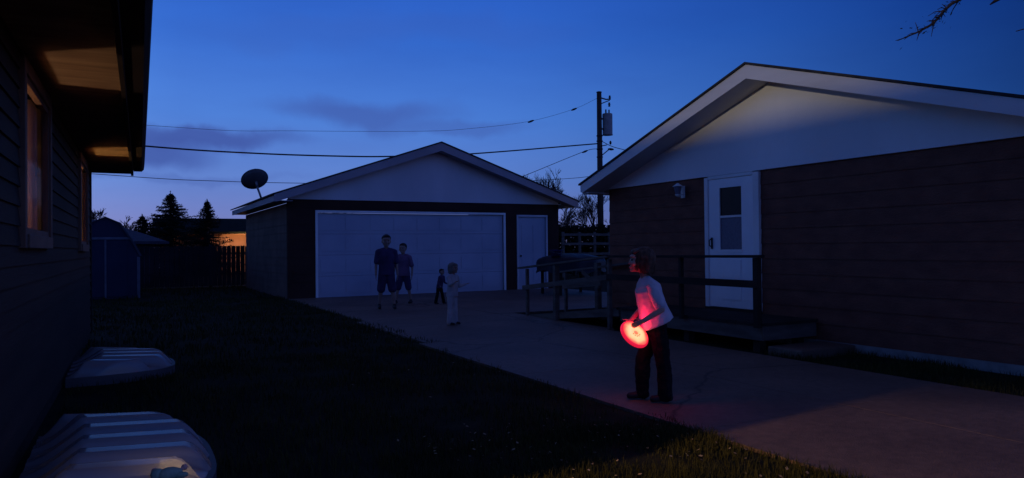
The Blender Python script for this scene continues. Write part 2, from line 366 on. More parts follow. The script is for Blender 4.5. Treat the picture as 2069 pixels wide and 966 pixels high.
# ------------------------------------------------------------------ LEFT HOUSE
DRP = bpy.data.materials.new('sheer_drape'); DRP.use_nodes = True; t_ = DRP.node_tree; t_.nodes.clear()
o_ = t_.nodes.new('ShaderNodeOutputMaterial'); a_ = t_.nodes.new('ShaderNodeBsdfTranslucent'); a_.inputs[0].default_value = (.80, .62, .60, 1)
b_ = t_.nodes.new('ShaderNodeBsdfDiffuse'); b_.inputs[0].default_value = (.3, .26, .24, 1); x_ = t_.nodes.new('ShaderNodeMixShader'); x_.inputs[0].default_value = .5
t_.links.new(a_.outputs[0], x_.inputs[1]); t_.links.new(b_.outputs[0], x_.inputs[2]); t_.links.new(x_.outputs[0], o_.inputs[0])
LH = thing('near_house', 'dark grey sided house on the left with wide eaves and warmly lit windows', 'house', (-.5, 7.7, 0))
def LC(o): o.parent = LH; o.location = Vector(o.location) - Vector((-.5, 7.7, 0)); return o
Y0, Y1 = 3.07, 12.0
LH.rotation_euler.z = R(-1.0)
wins = [(5.20, 6.50, 1.36, 2.33), (9.75, 10.85, 1.34, 2.31)]
LC(obj('wall', lap_wall('y', -.5, 1, Y0, Y1, .14, 2.45, .115, wins), M['siding']))
LC(obj('foundation', B((-.62, -.512, Y0, Y1, -.05, .139)), M['darkwood']))
for b_ in ((-9.0, -.62, Y1 - .12, Y1 - .002, 0, 2.45), (-9.0, -.62, Y0 + .002, Y0 + .12, 0, 2.45), (-9.1, -9.0, Y0, Y1, 0, 2.45)): LC(obj('end_wall', B(b_), M['siding']))
LC(obj('corner_board', B((-.51, -.478, Y1 - .09, Y1 + .02, .10, 2.447), bevel=.004), M['darktrim']))
LC(obj('soffit', B((-.56, .015, Y0 - .35, Y1 + .52, 2.452, 2.468)), M['soffit']))
LC(obj('fascia', B((.016, .05, Y0 - .35, Y1 + .55, 2.40, 2.60), bevel=.004), M['darktrim']))
bm = bmesh.new()
prism(bm, [(.053, 2.45), (.16, 2.45), (.19, 2.48), (.20, 2.56), (.185, 2.565), (.07, 2.57), (.053, 2.57)], 'y', Y0 - .35, Y1 + .35)
LC(obj('gutter', bm, M['darktrim']))
bm = bmesh.new()
sl = (4.42 - 2.62) / 5.0
prism(bm, [(.15, 2.602), (.15, 2.64), (-4.75, 4.44), (-9.8, 2.64), (-9.8, 2.60), (-9.1, 2.60), (-4.75, 4.30), (-.4, 2.602)], 'y', Y0 - .36, Y1 + .56)
LC(obj('roof', bm, M['shingle']))
for y in (Y0 + .01, Y1 - .13):
    bm = bmesh.new(); prism(bm, [(-.6, 2.47), (-4.75, 4.22), (-9.0, 2.47)], 'y', y, y + .12); LC(obj('gable_panel', bm, M['siding']))
LC(obj('end_soffit', B((-.56, .015, Y1 + .525, Y1 + .55, 2.43, 2.60)), M['darktrim']))
for k, (a, b, z0, z1) in enumerate(wins):
    w = bpy.data.objects.new('window', None); COL.objects.link(w); w.parent = LH
    def wc(o): o.parent = w; o.location = Vector((.5, -7.7, 0)); return o
    t = .085
    f = wc(obj('frame', B((-.63, -.462, a - t, a, z0 - t, z1 + t), (-.63, -.462, b, b + t, z0 - t, z1 + t), (-.63, -.462, a, b, z1, z1 + t), (-.63, -.45, a, b, z0 - t, z0), bevel=.004), M['trim']))
    wc(obj('sash', B((-.515, -.478, a, a + .04, z0, z1), (-.515, -.478, b - .04, b, z0, z1), (-.515, -.478, a + .04, b - .04, z1 - .04, z1), (-.515, -.478, a + .04, b - .04, z0, z0 + .04)), M['trim']))
    wc(obj('pane', B((-.497, -.493, a + .04, b - .04, z0 + .04, z1 - .04)), M['glass']))
    # room behind, lit by a lamp
    rm = B((-3.1, -3.0, a - 1.0, b + .6, 0.3, 2.44), (-3.0, -.64, a - 1.1, a - 1.0, .3, 2.44), (-3.0, -.64, b + .5, b + .6, .3, 2.44), (-3.0, -.64, a - 1.0, b + .5, .3, .32), (-3.0, -.64, a - 1.0, b + .5, 2.42, 2.44))
    wc(obj('room_lining', rm, M['room']))
    bm = bmesh.new()
    for (q0, q1) in ((b - .42, b - .03),):
        n = 60
        pts = [(-.560 + .020 * math.sin(i * 1.15) + .006 * math.sin(i * 2.9), q0 + (q1 - q0) * i / n) for i in range(n + 1)]
        prism(bm, pts + [(x - .006, y) for x, y in reversed(pts)], 'z', z0 + .01, z1 - .01)
    wc(obj('drape', bm, DRP))
    light('room_lamp', 'POINT', (-1.45, (a + b) / 2 + .1, .86), [60.0, 160.0][k], [(1, .60, .34), (1, .56, .20)][k], shadow_soft_size=.07)

# window wells with ribbed bubble covers
def well(cy, label, glow):
    W_, D_ = (.94 if glow else .64), (.93 if glow else .95)
    t = thing('window_well_cover', label, 'window well cover', (-.48, cy, 0), 0, 'window well covers along the near house')
    # steel well wall below, ring
    bm = bmesh.new(); n = 40
    def outline(s, k):  # from wall at -W to wall at +W
        u = -1 + 2 * k / n
        y = W_ * s * math.copysign(abs(math.sin(u * math.pi / 2)) ** .7, u); x = D_ * s * abs(math.cos(u * math.pi / 2)) ** .62
        return x, y
    pts = [outline(1, k) for k in range(n + 1)]
    inn = [(x * .965, y * .965) for x, y in pts]
    for (A0, A1, B0, B1) in zip(pts, pts[1:], inn, inn[1:]):
        v = [bm.verts.new((p[0], p[1], z)) for p in (A0, A1, B1, B0) for z in (-.04, .085)]
        for f in ((0, 2, 3, 1), (6, 4, 5, 7), (1, 3, 5, 7), (0, 6, 4, 2)): bm.faces.new([v[i] for i in f])
    obj('rim', bm, M['dish'], t)
    # domed ribbed shell
    bm = bmesh.new(); NX, NY = 26, 160; grid = []
    for j in range(NY + 1):
        u = -1 + 2 * j / NY; y = u * W_ * .985; row = []
        xm = D_ * max(0.0, 1 - abs(u) ** 3.2) ** .5 * .985
        rib = .5 + .5 * math.cos(y * 2 * math.pi / (.30 if glow else .27))
        rib = min(1, max(0, (rib - .30) / .40)); rib = rib * rib * (3 - 2 * rib)
        for i in range(NX + 1):
            v = i / NX; x = xm * v
            edge = min(1, (1 - v) / .16); es = math.sin(edge * math.pi / 2); ue = math.sin(min(1, (1 - abs(u)) / .13) * math.pi / 2)
            z = .07 + ((.055 if glow else .03) + .05 * (1 - v) + .095 * rib) * es * ue * (.12 + .88 * min(1, (v / .30)) ** 1.5)
            row.append(bm.verts.new((x, y, z)))
        grid.append(row)
    for j in range(NY):
        for i in range(NX): bm.faces.new((grid[j][i], grid[j][i + 1], grid[j + 1][i + 1], grid[j + 1][i]))
    bmesh.ops.recalc_face_normals(bm, faces=bm.faces)
    sh = obj('ribbed_shell', bm, MC, t, smooth=True)
    if glow:
        light('basement_lamp', 'POINT', (.20, cy - .60, .06), glow, (1, .62, .25), shadow_soft_size=.05)
    return t
MC = bpy.data.materials.new('clear_ribbed_plastic'); MC.use_nodes = True
t_ = MC.node_tree; t_.nodes.clear()
o_ = t_.nodes.new('ShaderNodeOutputMaterial'); tr = t_.nodes.new('ShaderNodeBsdfTransparent'); tr.inputs[0].default_value = (.75, .78, .85, 1)
gl = t_.nodes.new('ShaderNodeBsdfPrincipled'); gl.inputs['Base Color'].default_value = (.30, .30, .31, 1); gl.inputs['Roughness'].default_value = .2; gl.inputs['IOR'].default_value = 1.6
tl = t_.nodes.new('ShaderNodeBsdfTranslucent'); tl.inputs[0].default_value = (.4, .4, .42, 1)
ma = t_.nodes.new('ShaderNodeMixShader'); ma.inputs[0].default_value = .12; mb = t_.nodes.new('ShaderNodeMixShader'); mb.inputs[0].default_value = .66
t_.links.new(gl.outputs[0], ma.inputs[1]); t_.links.new(tl.outputs[0], ma.inputs[2]); t_.links.new(tr.outputs[0], mb.inputs[1]); t_.links.new(ma.outputs[0], mb.inputs[2]); t_.links.new(mb.outputs[0], o_.inputs[0])
well(4.56, 'near ribbed clear plastic window well cover with a warm glow underneath', 1.1)
well(8.5, 'far ribbed clear plastic window well cover below the lit second window', 0)
# small plush lying on the near cover
PLS = .75
pl = thing('plush_toy', 'small pale green soft toy with pinkish ends lying at the near window well cover', 'soft toy', (.185, 3.76, .185)); pl.scale = (PLS, PLS, PLS)
bm = bmesh.new(); ell(bm, (0, 0, .04), (.075, .05, .04), 3); ell(bm, (-.07, .01, .045), (.04, .036, .034), 3); ell(bm, (.06, -.03, .03), (.045, .02, .02), 2)
obj('body', bm, M['green'], pl, True)
for s in (-1, 1):
    bm = bmesh.new(); ell(bm, (s * .085, .03, .06), (.020, .016, .020), 2); tube(bm, [(s * .05, .02, .04), (s * .085, .03, .06)], .013); obj('paw', bm, M['pink'], pl, True)

# ------------------------------------------------------------------ RIGHT HOUSE
XW = 7.4
RH = thing('gabled_house', 'brown sided house on the right with a white gable and white back door', 'house', (XW, 6.7, 0))
def RC(o, p=None):
    o.parent = p or RH; o.location = Vector((-XW, -6.7, 0)) if not p else o.location; return o
YA, YB = 3.05, 10.32
dy0, dy1, dz0, dz1 = 6.93, 7.95, .36, 2.215
RC(obj('wall', lap_wall('y', XW, -1, YA, YB, .10, 2.23, .194, [(dy0, dy1, .10, dz1 + .03)], lap=.009), M['brown']))
RC(obj('side_wall', lap_wall('x', YB, 1, XW + .12, 16, .10, 2.23, .194, lap=.016), M['brown']))
RC(obj('foundation', B((XW - .025, XW + .12, YA, YB + .02, -.1, .098), (XW + .12, 16, YB - .1, YB + .02, -.1, .098)), M['concrete2']))
RC(obj('near_side_wall', B((XW + .12, 16, YA, YA + .12, -.1, 2.23)), M['brown']))
def gz(y): return 2.36 + (3.55 - 2.36) * (1 - abs(y - 6.72) / 3.62)   # underside of the roof at the wall
bm = bmesh.new()
prism(bm, [(YA - .02, 2.232), (YB + .02, 2.232), (YB + .02, gz(YB + .02) - .06), (6.72, gz(6.72) - .06), (YA - .02, gz(YA - .02) - .06)], 'x', XW - .035, XW + .09)
RC(obj('gable', bm, M['gable']))
pk, ev, ya_, yb_ = 3.53, 2.31, 2.92, 10.54
bm = bmesh.new()
ym = (ya_ + yb_) / 2
rt_ = [(ya_, ev), (ym, pk), (yb_, ev)]
prism(bm, [(ya_, ev), (ym, pk), (yb_, ev), (yb_, ev - .12), (yb_ - .05, ev - .135), (ym, pk - .175), (ya_ + .05, ev - .135), (ya_, ev - .12)], 'x', 6.95, 6.985)
RC(obj('rake_fascia', bm, M['fascia']))
bm = bmesh.new()
prism(bm, [(ya_ + .03, ev - .115), (ym, pk - .150), (yb_ - .03, ev - .115), (yb_ - .03, ev - .14), (ym, pk - .175), (ya_ + .03, ev - .14)], 'x', 6.987, XW - .036)
RC(obj('rake_soffit', bm, M['fascia']))
bm = bmesh.new()
prism(bm, [(ya_ - .04, ev - .005), (ym, pk + .004), (yb_ + .04, ev - .005), (yb_ + .04, ev + .022), (ym, pk + .034), (ya_ - .04, ev + .022)], 'x', 6.93, 16.5)
RC(obj('roof', bm, M['shingle']))
RC(obj('eave_soffit', B((6.987, 16.4, YB + .022, yb_ - .03, 2.16, 2.175)), M['fascia']))
RC(obj('eave_board', B((6.987, 16.4, yb_ - .028, yb_ - .002, 2.15, 2.30)), M['fascia'])); RC(obj('eave_board', B((6.95, 16.4, ya_ + .002, ya_ + .03, 2.15, 2.30)), M['fascia']))
# back door
D = bpy.data.objects.new('back_door', None); COL.objects.link(D); D.parent = RH
def DC(o): o.parent = D; o.location = (-XW, -6.7, 0); return o
DC(obj('door_casing', B((XW - .045, XW + .05, dy0, dy0 + .105, dz0, dz1), (XW - .045, XW + .05, dy1 - .075, dy1, dz0, dz1), (XW - .043, XW + .05, dy0 + .105, dy1 - .075, dz1 - .035, dz1 + .012), bevel=.004), M['white']))
a, b = dy0 + .107, dy1 - .077
gw0, gw1 = 7.25, 7.66
DC(obj('storm_door', B((XW - .03, XW + .005, a, gw0, dz0 + .03, dz1 - .038), (XW - .03, XW + .005, gw1, b, dz0 + .03, dz1 - .038), (XW - .03, XW + .005, gw0, gw1, 2.05, dz1 - .038), (XW - .03, XW + .005, gw0, gw1, dz0 + .03, 1.17),
    (XW - .04, XW - .03, gw0 + .0, gw1, 1.15, 1.19), (XW - .038, XW - .0305, gw0 + .02, gw1 - .02, .50, .72), (XW - .038, XW - .0305, gw0 + .02, gw1 - .02, .80, 1.05)), M['door']))
DC(obj('upper_glass', B((XW - .012, XW - .006, gw0, gw1, 1.665, 2.05)), M['darkglass']))
DC(obj('screen_panel', B((XW - .012, XW - .006, gw0, gw1, 1.17, 1.63)), M['screen']))
DC(obj('meeting_rail', B((XW - .026, XW - .004, gw0, gw1, 1.632, 1.662)), M['white']))
bm = B((XW - .042, XW - .031, b - .075, b - .045, 1.20, 1.36)); tube(bm, [(XW - .045, b - .06, 1.23), (XW - .085, b - .06, 1.25), (XW - .085, b - .06, 1.32), (XW - .045, b - .06, 1.34)], .009)
DC(obj('handle', bm, M['black']))
DC(obj('threshold', B((XW - .05, XW + .05, dy0, dy1, dz0 - .03, dz0 + .022)), M['darkwood']))
# wall lantern
LN = bpy.data.objects.new('wall_lantern', None); COL.objects.link(LN); LN.parent = RH
def NC(o): o.parent = LN; o.location = (0, 8.42 - 6.7, 2.05); return o
bm = B((-.03, -.016, -.045, .045, -.09, .09), bevel=.004); tube(bm, [(-.03, 0, -.03), (-.10, 0, -.07), (-.12, 0, -.03)], .009)
NC(obj('bracket', bm, M['white']))
bm = bmesh.new(); lathe(bm, [(.012, .13), (.03, .115), (.075, .085), (.08, .08), (.02, .085)], 8, (-.12, 0, 0)); NC(obj('lantern_cap', bm, M['white']))
bm = bmesh.new(); lathe(bm, [(.062, .08), (.038, -.035)], 6, (-.12, 0, 0)); NC(obj('lantern_glass', bm, M['screen']))
bm = bmesh.new(); lathe(bm, [(.045, -.035), (.04, -.05), (.012, -.075)], 8, (-.12, 0, 0)); NC(obj('lantern_base', bm, M['white']))

# ------------------------------------------------------------------ deck with ramp and railing
DK = thing('access_ramp', 'dark wooden ramp and landing with railings leading to the white back door', 'ramp', (6.9, 8.0, 0))
def KC(o): o.parent = DK; o.location = (-6.9, -8.0, 0); return o
bx = []
y = 6.02
while y < 8.74: bx.append((6.42, 7.34, y, y + .132, .318, .352)); y += .14
KC(obj('landing', B(*bx), M['darkwood']))
KC(obj('landing_skirt', B((6.44, 6.475, 6.04, 8.74, .15, .314), (6.48, 7.34, 6.04, 6.08, .15, .314)), M['wood']))
bm = bmesh.new(); ys_ = 8.76; n = 20
for i in range(n):
    y0 = ys_ + (11.6 - ys_) * i / n; y1 = ys_ + (11.6 - ys_) * (i + 1) / n - .01
    z0 = .352 - (.352 - .03) * i / n; z1 = .352 - (.352 - .03) * (i + 1) / n
    prism(bm, [(y0, z0), (y1, z1), (y1, z1 - .03), (y0, z0 - .03)], 'x', 6.46, 7.32)
KC(obj('ramp_deck', bm, M['darkwood']))
for (x, y) in ((6.56, 6.2), (6.56, 7.4), (6.56, 8.6), (7.2, 6.2), (7.2, 8.6)): KC(obj('footing', B((x - .05, x + .05, y - .05, y + .05, -.02, .314)), M['darkwood']))
for x in (6.42, 7.325):
    bm = bmesh.new(); prism(bm, [(8.76, .345), (11.6, .022), (11.6, .0), (10.9, .0), (8.76, .22)], 'x', x, x + .035); KC(obj('ramp_stringer', bm, M['wood']))
def post(x, y, z0, z1, w, m='wood'): KC(obj('post', B((x - w, x + w, y - w, y + w, z0, z1), bevel=.004), M[m]))
post(6.40, 6.07, .30, 1.10, .036, 'darkwood'); post(6.40, 7.36, .30, 1.10, .026, 'darkwood'); post(6.40, 8.95, .0, 1.06, .030); post(6.40, 10.48, .0, .94, .042); post(6.42, 11.5, .0, .86, .026)
post(7.30, 10.55, .0, .97, .045); post(7.30, 11.6, .0, .80, .026)
def rail(p, q, h, w, m='wood', nm='rail'):
    p, q = Vector(p), Vector(q); bm = bmesh.new(); d = (q - p).normalized(); s = Vector((1, 0, 0)) * w; u = Vector((0, 0, 1)) * h
    A = [bm.verts.new(p + a * s + b * u) for a, b in ((-1, -1), (1, -1), (1, 1), (-1, 1))]; Bv = [bm.verts.new(q + a * s + b * u) for a, b in ((-1, -1), (1, -1), (1, 1), (-1, 1))]
    bm.faces.new(A); bm.faces.new(Bv[::-1])
    for i in range(4): bm.faces.new((A[i], Bv[i], Bv[(i + 1) % 4], A[(i + 1) % 4]))
    bmesh.ops.recalc_face_normals(bm, faces=bm.faces); KC(obj(nm, bm, M[m]))
rail((6.40, 6.00, 1.118), (6.40, 8.95, 1.10), .016, .05, 'darkwood', 'top_rail')
rail((6.40, 8.95, 1.10), (6.40, 11.75, .87), .016, .05, 'wood', 'top_rail')
rail((6.352, 6.02, .80), (6.352, 8.95, .80), .042, .014, 'darkwood')
rail((6.352, 8.95, .79), (6.352, 11.55, .52), .04, .014)
rail((7.30, 9.45, .99), (7.30, 11.75, .78), .016, .04, 'wood', 'top_rail')
rail((7.26, 10.40, .62), (7.26, 11.65, .50), .04, .014)
rail((7.255, 10.45, .55), (7.255, 10.98, .80), .035, .012, 'wood', 'brace')
tag(obj('step_slab', B((6.45, 7.33, 5.50, 5.98, -.1, .10), bevel=.012), M['concrete']), 'low concrete slab at the foot of the back door landing', 'slab')

# ------------------------------------------------------------------ GARAGE
GY = 18.75
GA = thing('detached_garage', 'detached gabled garage with a wide pale door at the end of the driveway', 'garage', (7.6, GY, 0))
def GC(o, p=None): o.parent = p or GA; o.location = (-7.6, -GY, 0); return o
gx0, gx1, gyb = 3.62, 11.56, 25.8
holes = [(4.30, 9.75, -.01, 2.25), (10.12, 11.16, -.01, 2.20)]
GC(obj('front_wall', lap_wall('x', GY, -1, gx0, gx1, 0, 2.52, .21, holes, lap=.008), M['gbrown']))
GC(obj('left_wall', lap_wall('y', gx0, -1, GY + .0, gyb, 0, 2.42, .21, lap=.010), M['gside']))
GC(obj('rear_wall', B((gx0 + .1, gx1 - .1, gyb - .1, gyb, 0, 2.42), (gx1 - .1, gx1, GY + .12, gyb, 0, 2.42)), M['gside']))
GC(obj('corner_board', B((gx0 - .016, gx0 + .09, GY - .022, GY + .09, 0, 2.40)), M['gbrown']))
gp, ge, gxa, gxb = 4.10, 2.60, 3.22, 11.98
gm = 7.6
bm = bmesh.new()
prism(bm, [(gx0 + .02, 2.522), (gx1 - .02, 2.522), (gx1 - .02, 2.60), (gm, gp - .13), (gx0 + .02, 2.60)], 'y', GY - .03, GY + .1)
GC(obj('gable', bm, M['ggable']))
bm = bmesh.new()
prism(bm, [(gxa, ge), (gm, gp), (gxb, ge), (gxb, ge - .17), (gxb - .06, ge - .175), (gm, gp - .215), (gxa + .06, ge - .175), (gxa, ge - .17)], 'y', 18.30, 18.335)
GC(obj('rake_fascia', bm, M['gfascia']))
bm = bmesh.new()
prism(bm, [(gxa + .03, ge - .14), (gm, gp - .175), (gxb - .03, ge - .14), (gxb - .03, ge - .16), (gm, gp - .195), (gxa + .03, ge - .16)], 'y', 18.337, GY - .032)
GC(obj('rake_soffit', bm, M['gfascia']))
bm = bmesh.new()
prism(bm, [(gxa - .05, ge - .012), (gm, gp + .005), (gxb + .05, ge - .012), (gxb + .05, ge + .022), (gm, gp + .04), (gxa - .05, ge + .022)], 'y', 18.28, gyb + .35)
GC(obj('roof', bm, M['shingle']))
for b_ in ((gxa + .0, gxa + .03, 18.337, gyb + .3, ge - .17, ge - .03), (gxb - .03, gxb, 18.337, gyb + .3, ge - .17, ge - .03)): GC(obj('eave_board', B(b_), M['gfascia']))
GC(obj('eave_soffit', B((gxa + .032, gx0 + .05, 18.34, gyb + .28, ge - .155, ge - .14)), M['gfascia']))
GC(obj('door_trim', B((4.30, 4.36, GY - .035, GY + .02, 0, 2.25), (9.69, 9.75, GY - .035, GY + .02, 0, 2.25), (4.36, 9.69, GY - .035, GY + .02, 2.19, 2.25), bevel=.004), M['white']))
gd = bmesh.new()
for k in range(4):
    z0 = .02 + k * .5425
    box(gd, 4.362, 9.688, GY + .045, GY + .08, z0, z0 + .537)
    for c in range(8):
        x = 4.44 + c * .655
        box(gd, x, x + .54, GY + .036, GY + .0445, z0 + .09, z0 + .44)
bmesh.ops.recalc_face_normals(gd, faces=gd.faces)
OD = GC(obj('overhead_door', gd, M['gdoor']))
GC(obj('entry_door_trim', B((10.12, 10.17, GY - .035, GY + .02, 0, 2.20), (11.11, 11.16, GY - .035, GY + .02, 0, 2.20), (10.17, 11.11, GY - .035, GY + .02, 2.14, 2.20), bevel=.004), M['ggable']))
ED = GC(obj('entry_door', B((10.172, 11.108, GY + .02, GY + .055, .02, 2.138), (10.30, 10.60, GY + .012, GY + .0195, .25, .95), (10.68, 10.98, GY + .012, GY + .0195, .25, .95), (10.30, 10.60, GY + .012, GY + .0195, 1.1, 1.9), (10.68, 10.98, GY + .012, GY + .0195, 1.1, 1.9)), M['gdoor']))
bm = bmesh.new(); ell(bm, (10.26, GY - .01, 1.0), (.03, .03, .03)); obj('knob', bm, M['black'], ED, True)

# satellite dish on the garage roof edge
SD = thing('satellite_dish', 'grey satellite dish on a bent mast at the garage roof edge', 'satellite dish', (2.98, 19.5, 2.55))
SD.location = (3.30, 20.6, 2.60)
bm = B((-.09, .09, -.07, .07, .0, .02)); tube(bm, [(0, 0, .0), (-.05, 0, .16), (-.10, 0, .30), (-.12, 0, .38)], .028, 8); obj('mast', bm, M['metal'], SD, True)
bm = bmesh.new(); seg = 36; ax = Vector((-.10, .62, .48)).normalized(); q = Vector((0, 0, 1)).rotation_difference(ax)
prof = [(0.001, 0), (.12, .012), (.24, .045), (.335, .09), (.345, .088), (.24, .028), (.12, -.006), (.001, -.018)]
lathe(bm, prof, seg, (0, 0, 0))
for v in bm.verts: v.co = q @ Vector((v.co.x * 1.05, v.co.y * .95, v.co.z)) + Vector((-.16, .0, .52))
obj('reflector', bm, M['dish'], SD, True)
bm = bmesh.new(); c0 = Vector((-.16, 0, .52)); arm0 = c0 + q @ Vector((0, -.33, .08)); lnb = c0 + ax * .42 + Vector((0, 0, -.12))
tube(bm, [arm0, lnb], .012, 6); obj('feed_arm', bm, M['metal'], SD)
bm = bmesh.new(); ell(bm, lnb, (.035, .035, .05)); obj('receiver', bm, M['metal'], SD, True)
bm = bmesh.new(); tube(bm, [(-.12, 0, .36), (-.15, .0, .50)], .035, 8); obj('bracket', bm, M['metal'], SD, True)

# ------------------------------------------------------------------ utility pole and cables
UP = thing('utility_pole', 'tall wooden utility pole with a grey transformer behind the garage', 'utility pole', (23.75, 34, 0))
obj('pole', T([(0, 0, 0), (0, 0, 9.95)], [.19, .135], 12), M['pole'], UP, True)
bm = bmesh.new(); ell(bm, (0, 0, 9.97), (.17, .17, .05)); obj('pole_cap', bm, M['black'], UP, True)
bm = bmesh.new(); prof = [(.05, .66), (.27, .62), (.285, .58), (.28, -.55), (.30, -.57), (.30, -.60), (.1, -.62)]
lathe(bm, prof, 20, (.48, -.10, 8.15)); TR = obj('transformer', bm, M['transf'], UP, True)
bm = bmesh.new()
for dx in (-.1, .12): lathe(bm, [(.03, 0), (.055, .03), (.03, .07), (.055, .10), (.03, .14), (.05, .17), (.02, .24)], 10, (.48 + dx, -.10, 8.78))
obj('bushing', bm, M['black'], TR, True)
for z in (8.42, 7.85): obj('mounting_bracket', B((.10, .26, -.13, -.03, z, z + .08)), M['black'], UP)
bm = bmesh.new(); tube(bm, [(0, -.05, 9.66), (.40, -.1, 9.58), (.70, -.12, 9.62)], .04, 6); tube(bm, [(0, -.05, 9.28), (.65, -.1, 9.55)], .03, 6)
obj('bracket_arm', bm, M['pole'], UP)
for (x, z) in ((.66, 9.70), (.62, 9.30)):
    bm = bmesh.new(); lathe(bm, [(.03, -.12), (.075, -.09), (.04, -.04), (.08, 0), (.04, .05), (.07, .09), (.02, .13)], 10, (x, -.1, z)); obj('insulator', bm, M['black'], UP, True)
bm = bmesh.new(); tube(bm, [(-.02, -.14, 6.9), (.35, -.2, 6.98)], .03, 6); tube(bm, [(0, -.14, 6.35), (.45, -.2, 6.70)], .03, 6); ell(bm, (.62, -.2, 6.75), (.22, .07, .07)); ell(bm, (.6, -.2, 7.12), (.07, .06, .12))
obj('service_bracket', bm, M['black'], UP)
for z in (7.5, 7.2, 6.75, 6.3):
    bm = bmesh.new(); lathe(bm, [(.155, -.04), (.18, -.03), (.18, .03), (.155, .04)], 12, (0, 0, z), closed=False); obj('band', bm, M['black'], UP)
def smoothline(pts, n=8):
    P = [Vector((x, 34, z)) for x, z in pts]; out = []
    P = [P[0] * 2 - P[1]] + P + [P[-1] * 2 - P[-2]]
    for i in range(1, len(P) - 2):
        for k in range(n):
            t = k / n; a, b, c, d = P[i - 1], P[i], P[i + 1], P[i + 2]
            out.append(.5 * ((2 * b) + (-a + c) * t + (2 * a - 5 * b + 4 * c - d) * t * t + (-a + 3 * b - 3 * c + d) * t ** 3))
    out.append(P[-2]); return out
cab = [([(23.62, 9.62), (22.06, 8.89), (19.22, 8.0), (15.71, 7.37), (13.01, 7.06), (7.0, 6.68), (2.44, 6.5), (-8, 6.9), (-26, 9.4)], .008, 'thin upper power line rising to the top of the utility pole'),
       ([(23.6, 7.05), (15.7, 6.07), (11.72, 5.75), (9.28, 5.63), (5.27, 5.56), (0.74, 5.64), (-8, 6.1), (-26, 7.5)], .036, 'thick middle cable crossing the sky just above the garage peak'),
       ([(23.6, 5.25), (21.05, 4.96), (14, 4.45), (6.99, 4.29), (3.62, 4.27), (0.37, 4.34), (-8, 4.8), (-26, 6.2)], .014, 'thin lowest cable passing behind the satellite dish'),
       ([(23.6, 6.76), (23.0, 6.66), (21.7, 6.18), (18.88, 5.07), (16.5, 4.2)], .016, 'service cable sloping down from the pole behind the garage roof'),
       ([(23.9, 7.2), (24.6, 6.95), (25.6, 6.78), (29, 6.3), (40, 5.9)], .02, 'cable running right from the pole behind the gabled house roof')]
for p, r, l in cab:
    tag(obj('overhead_cable', T(smoothline(p), r, 5), M['black']), l, 'cable', 'overhead cables')
for x, z, l in ((22.06, 8.87, 'small splice on the upper line nearest the pole'), (19.3, 8.0, 'small splice on the upper line farther from the pole'), (22.75, 6.56, 'dark clamp on the sloping service cable by the pole')):
    bm = bmesh.new(); ell(bm, (0, 0, 0), (.22, .045, .055), 2, Matrix.Rotation(-.38, 3, 'Y')); tag(obj('cable_splice', bm, M['black'], loc=(x, 34, z), smooth=True), l, 'cable splice', 'splices on the overhead cables')

# ------------------------------------------------------------------ trees
def leaf_quads(bm, pts, s, rnd, stretch=2.0):
    for p in pts:
        a = Vector((rnd.gauss(0, 1), rnd.gauss(0, 1), rnd.gauss(0, .6))).normalized(); b = a.orthogonal().normalized()
        L = s * rnd.uniform(.6, 1.3); u = a * L; w = b * L / stretch
        bm.faces.new([bm.verts.new(p + u), bm.verts.new(p + w), bm.verts.new(p - u), bm.verts.new(p - w)])
def conifer(x, y, h, rad, label, seed, lean=0, top=None):
    rnd = random.Random(seed); t = thing('spruce_tree', label, 'tree', (x, y, 0), 0, 'dark spruces behind the left fence')
    obj('trunk', T([(0, 0, 0), (lean * .4, 0, h * .5), (lean, 0, h)], [.13, .08, .012], 8), M['bark'], t)
    bm = bmesh.new(); z = h * .06; pts = []
    while z < h - .02:
        f = z / h; rr = rad * (1 - f) ** .85 + .06
        for k in range(3):
            a = rnd.uniform(0, 6.283); L = rr * rnd.choice((.6, .8, .95, 1.1, 1.3)); dr = rnd.uniform(.15, .45); m_ = max(4, int(L / .06))
            for i in range(m_):
                s = (i + .5) / m_
                p = Vector((lean * f + math.cos(a) * L * s, math.sin(a) * L * s, z - dr * L * s * (1.25 - s)))
                w_ = .055 + .13 * L * s * (1 - s)
                for _ in range(5):
                    q = rnd.gauss(0, w_); pts.append(p + Vector((-math.sin(a) * q, math.cos(a) * q, -abs(q) * .35 + rnd.gauss(0, .022))))
        z += rnd.uniform(.03, .075) * (1.4 - f)
    pts += [Vector((lean, 0, h + rnd.uniform(-.05, .12))) for _ in range(14)]
    leaf_quads(bm, pts, .062, rnd, 3.4)
    obj('crown', bm, M['conifer'], t)
conifer(1.95, 38, 3.95, 2.5, 'larger dark spruce left of the orange lit wall', 11)
conifer(.75, 37.4, 2.85, 1.9, 'low bushy spruce joined to the left of the larger spruce', 15)
conifer(3.6, 38.5, 3.65, 1.6, 'small pointed dark spruce above the orange lit wall', 13)
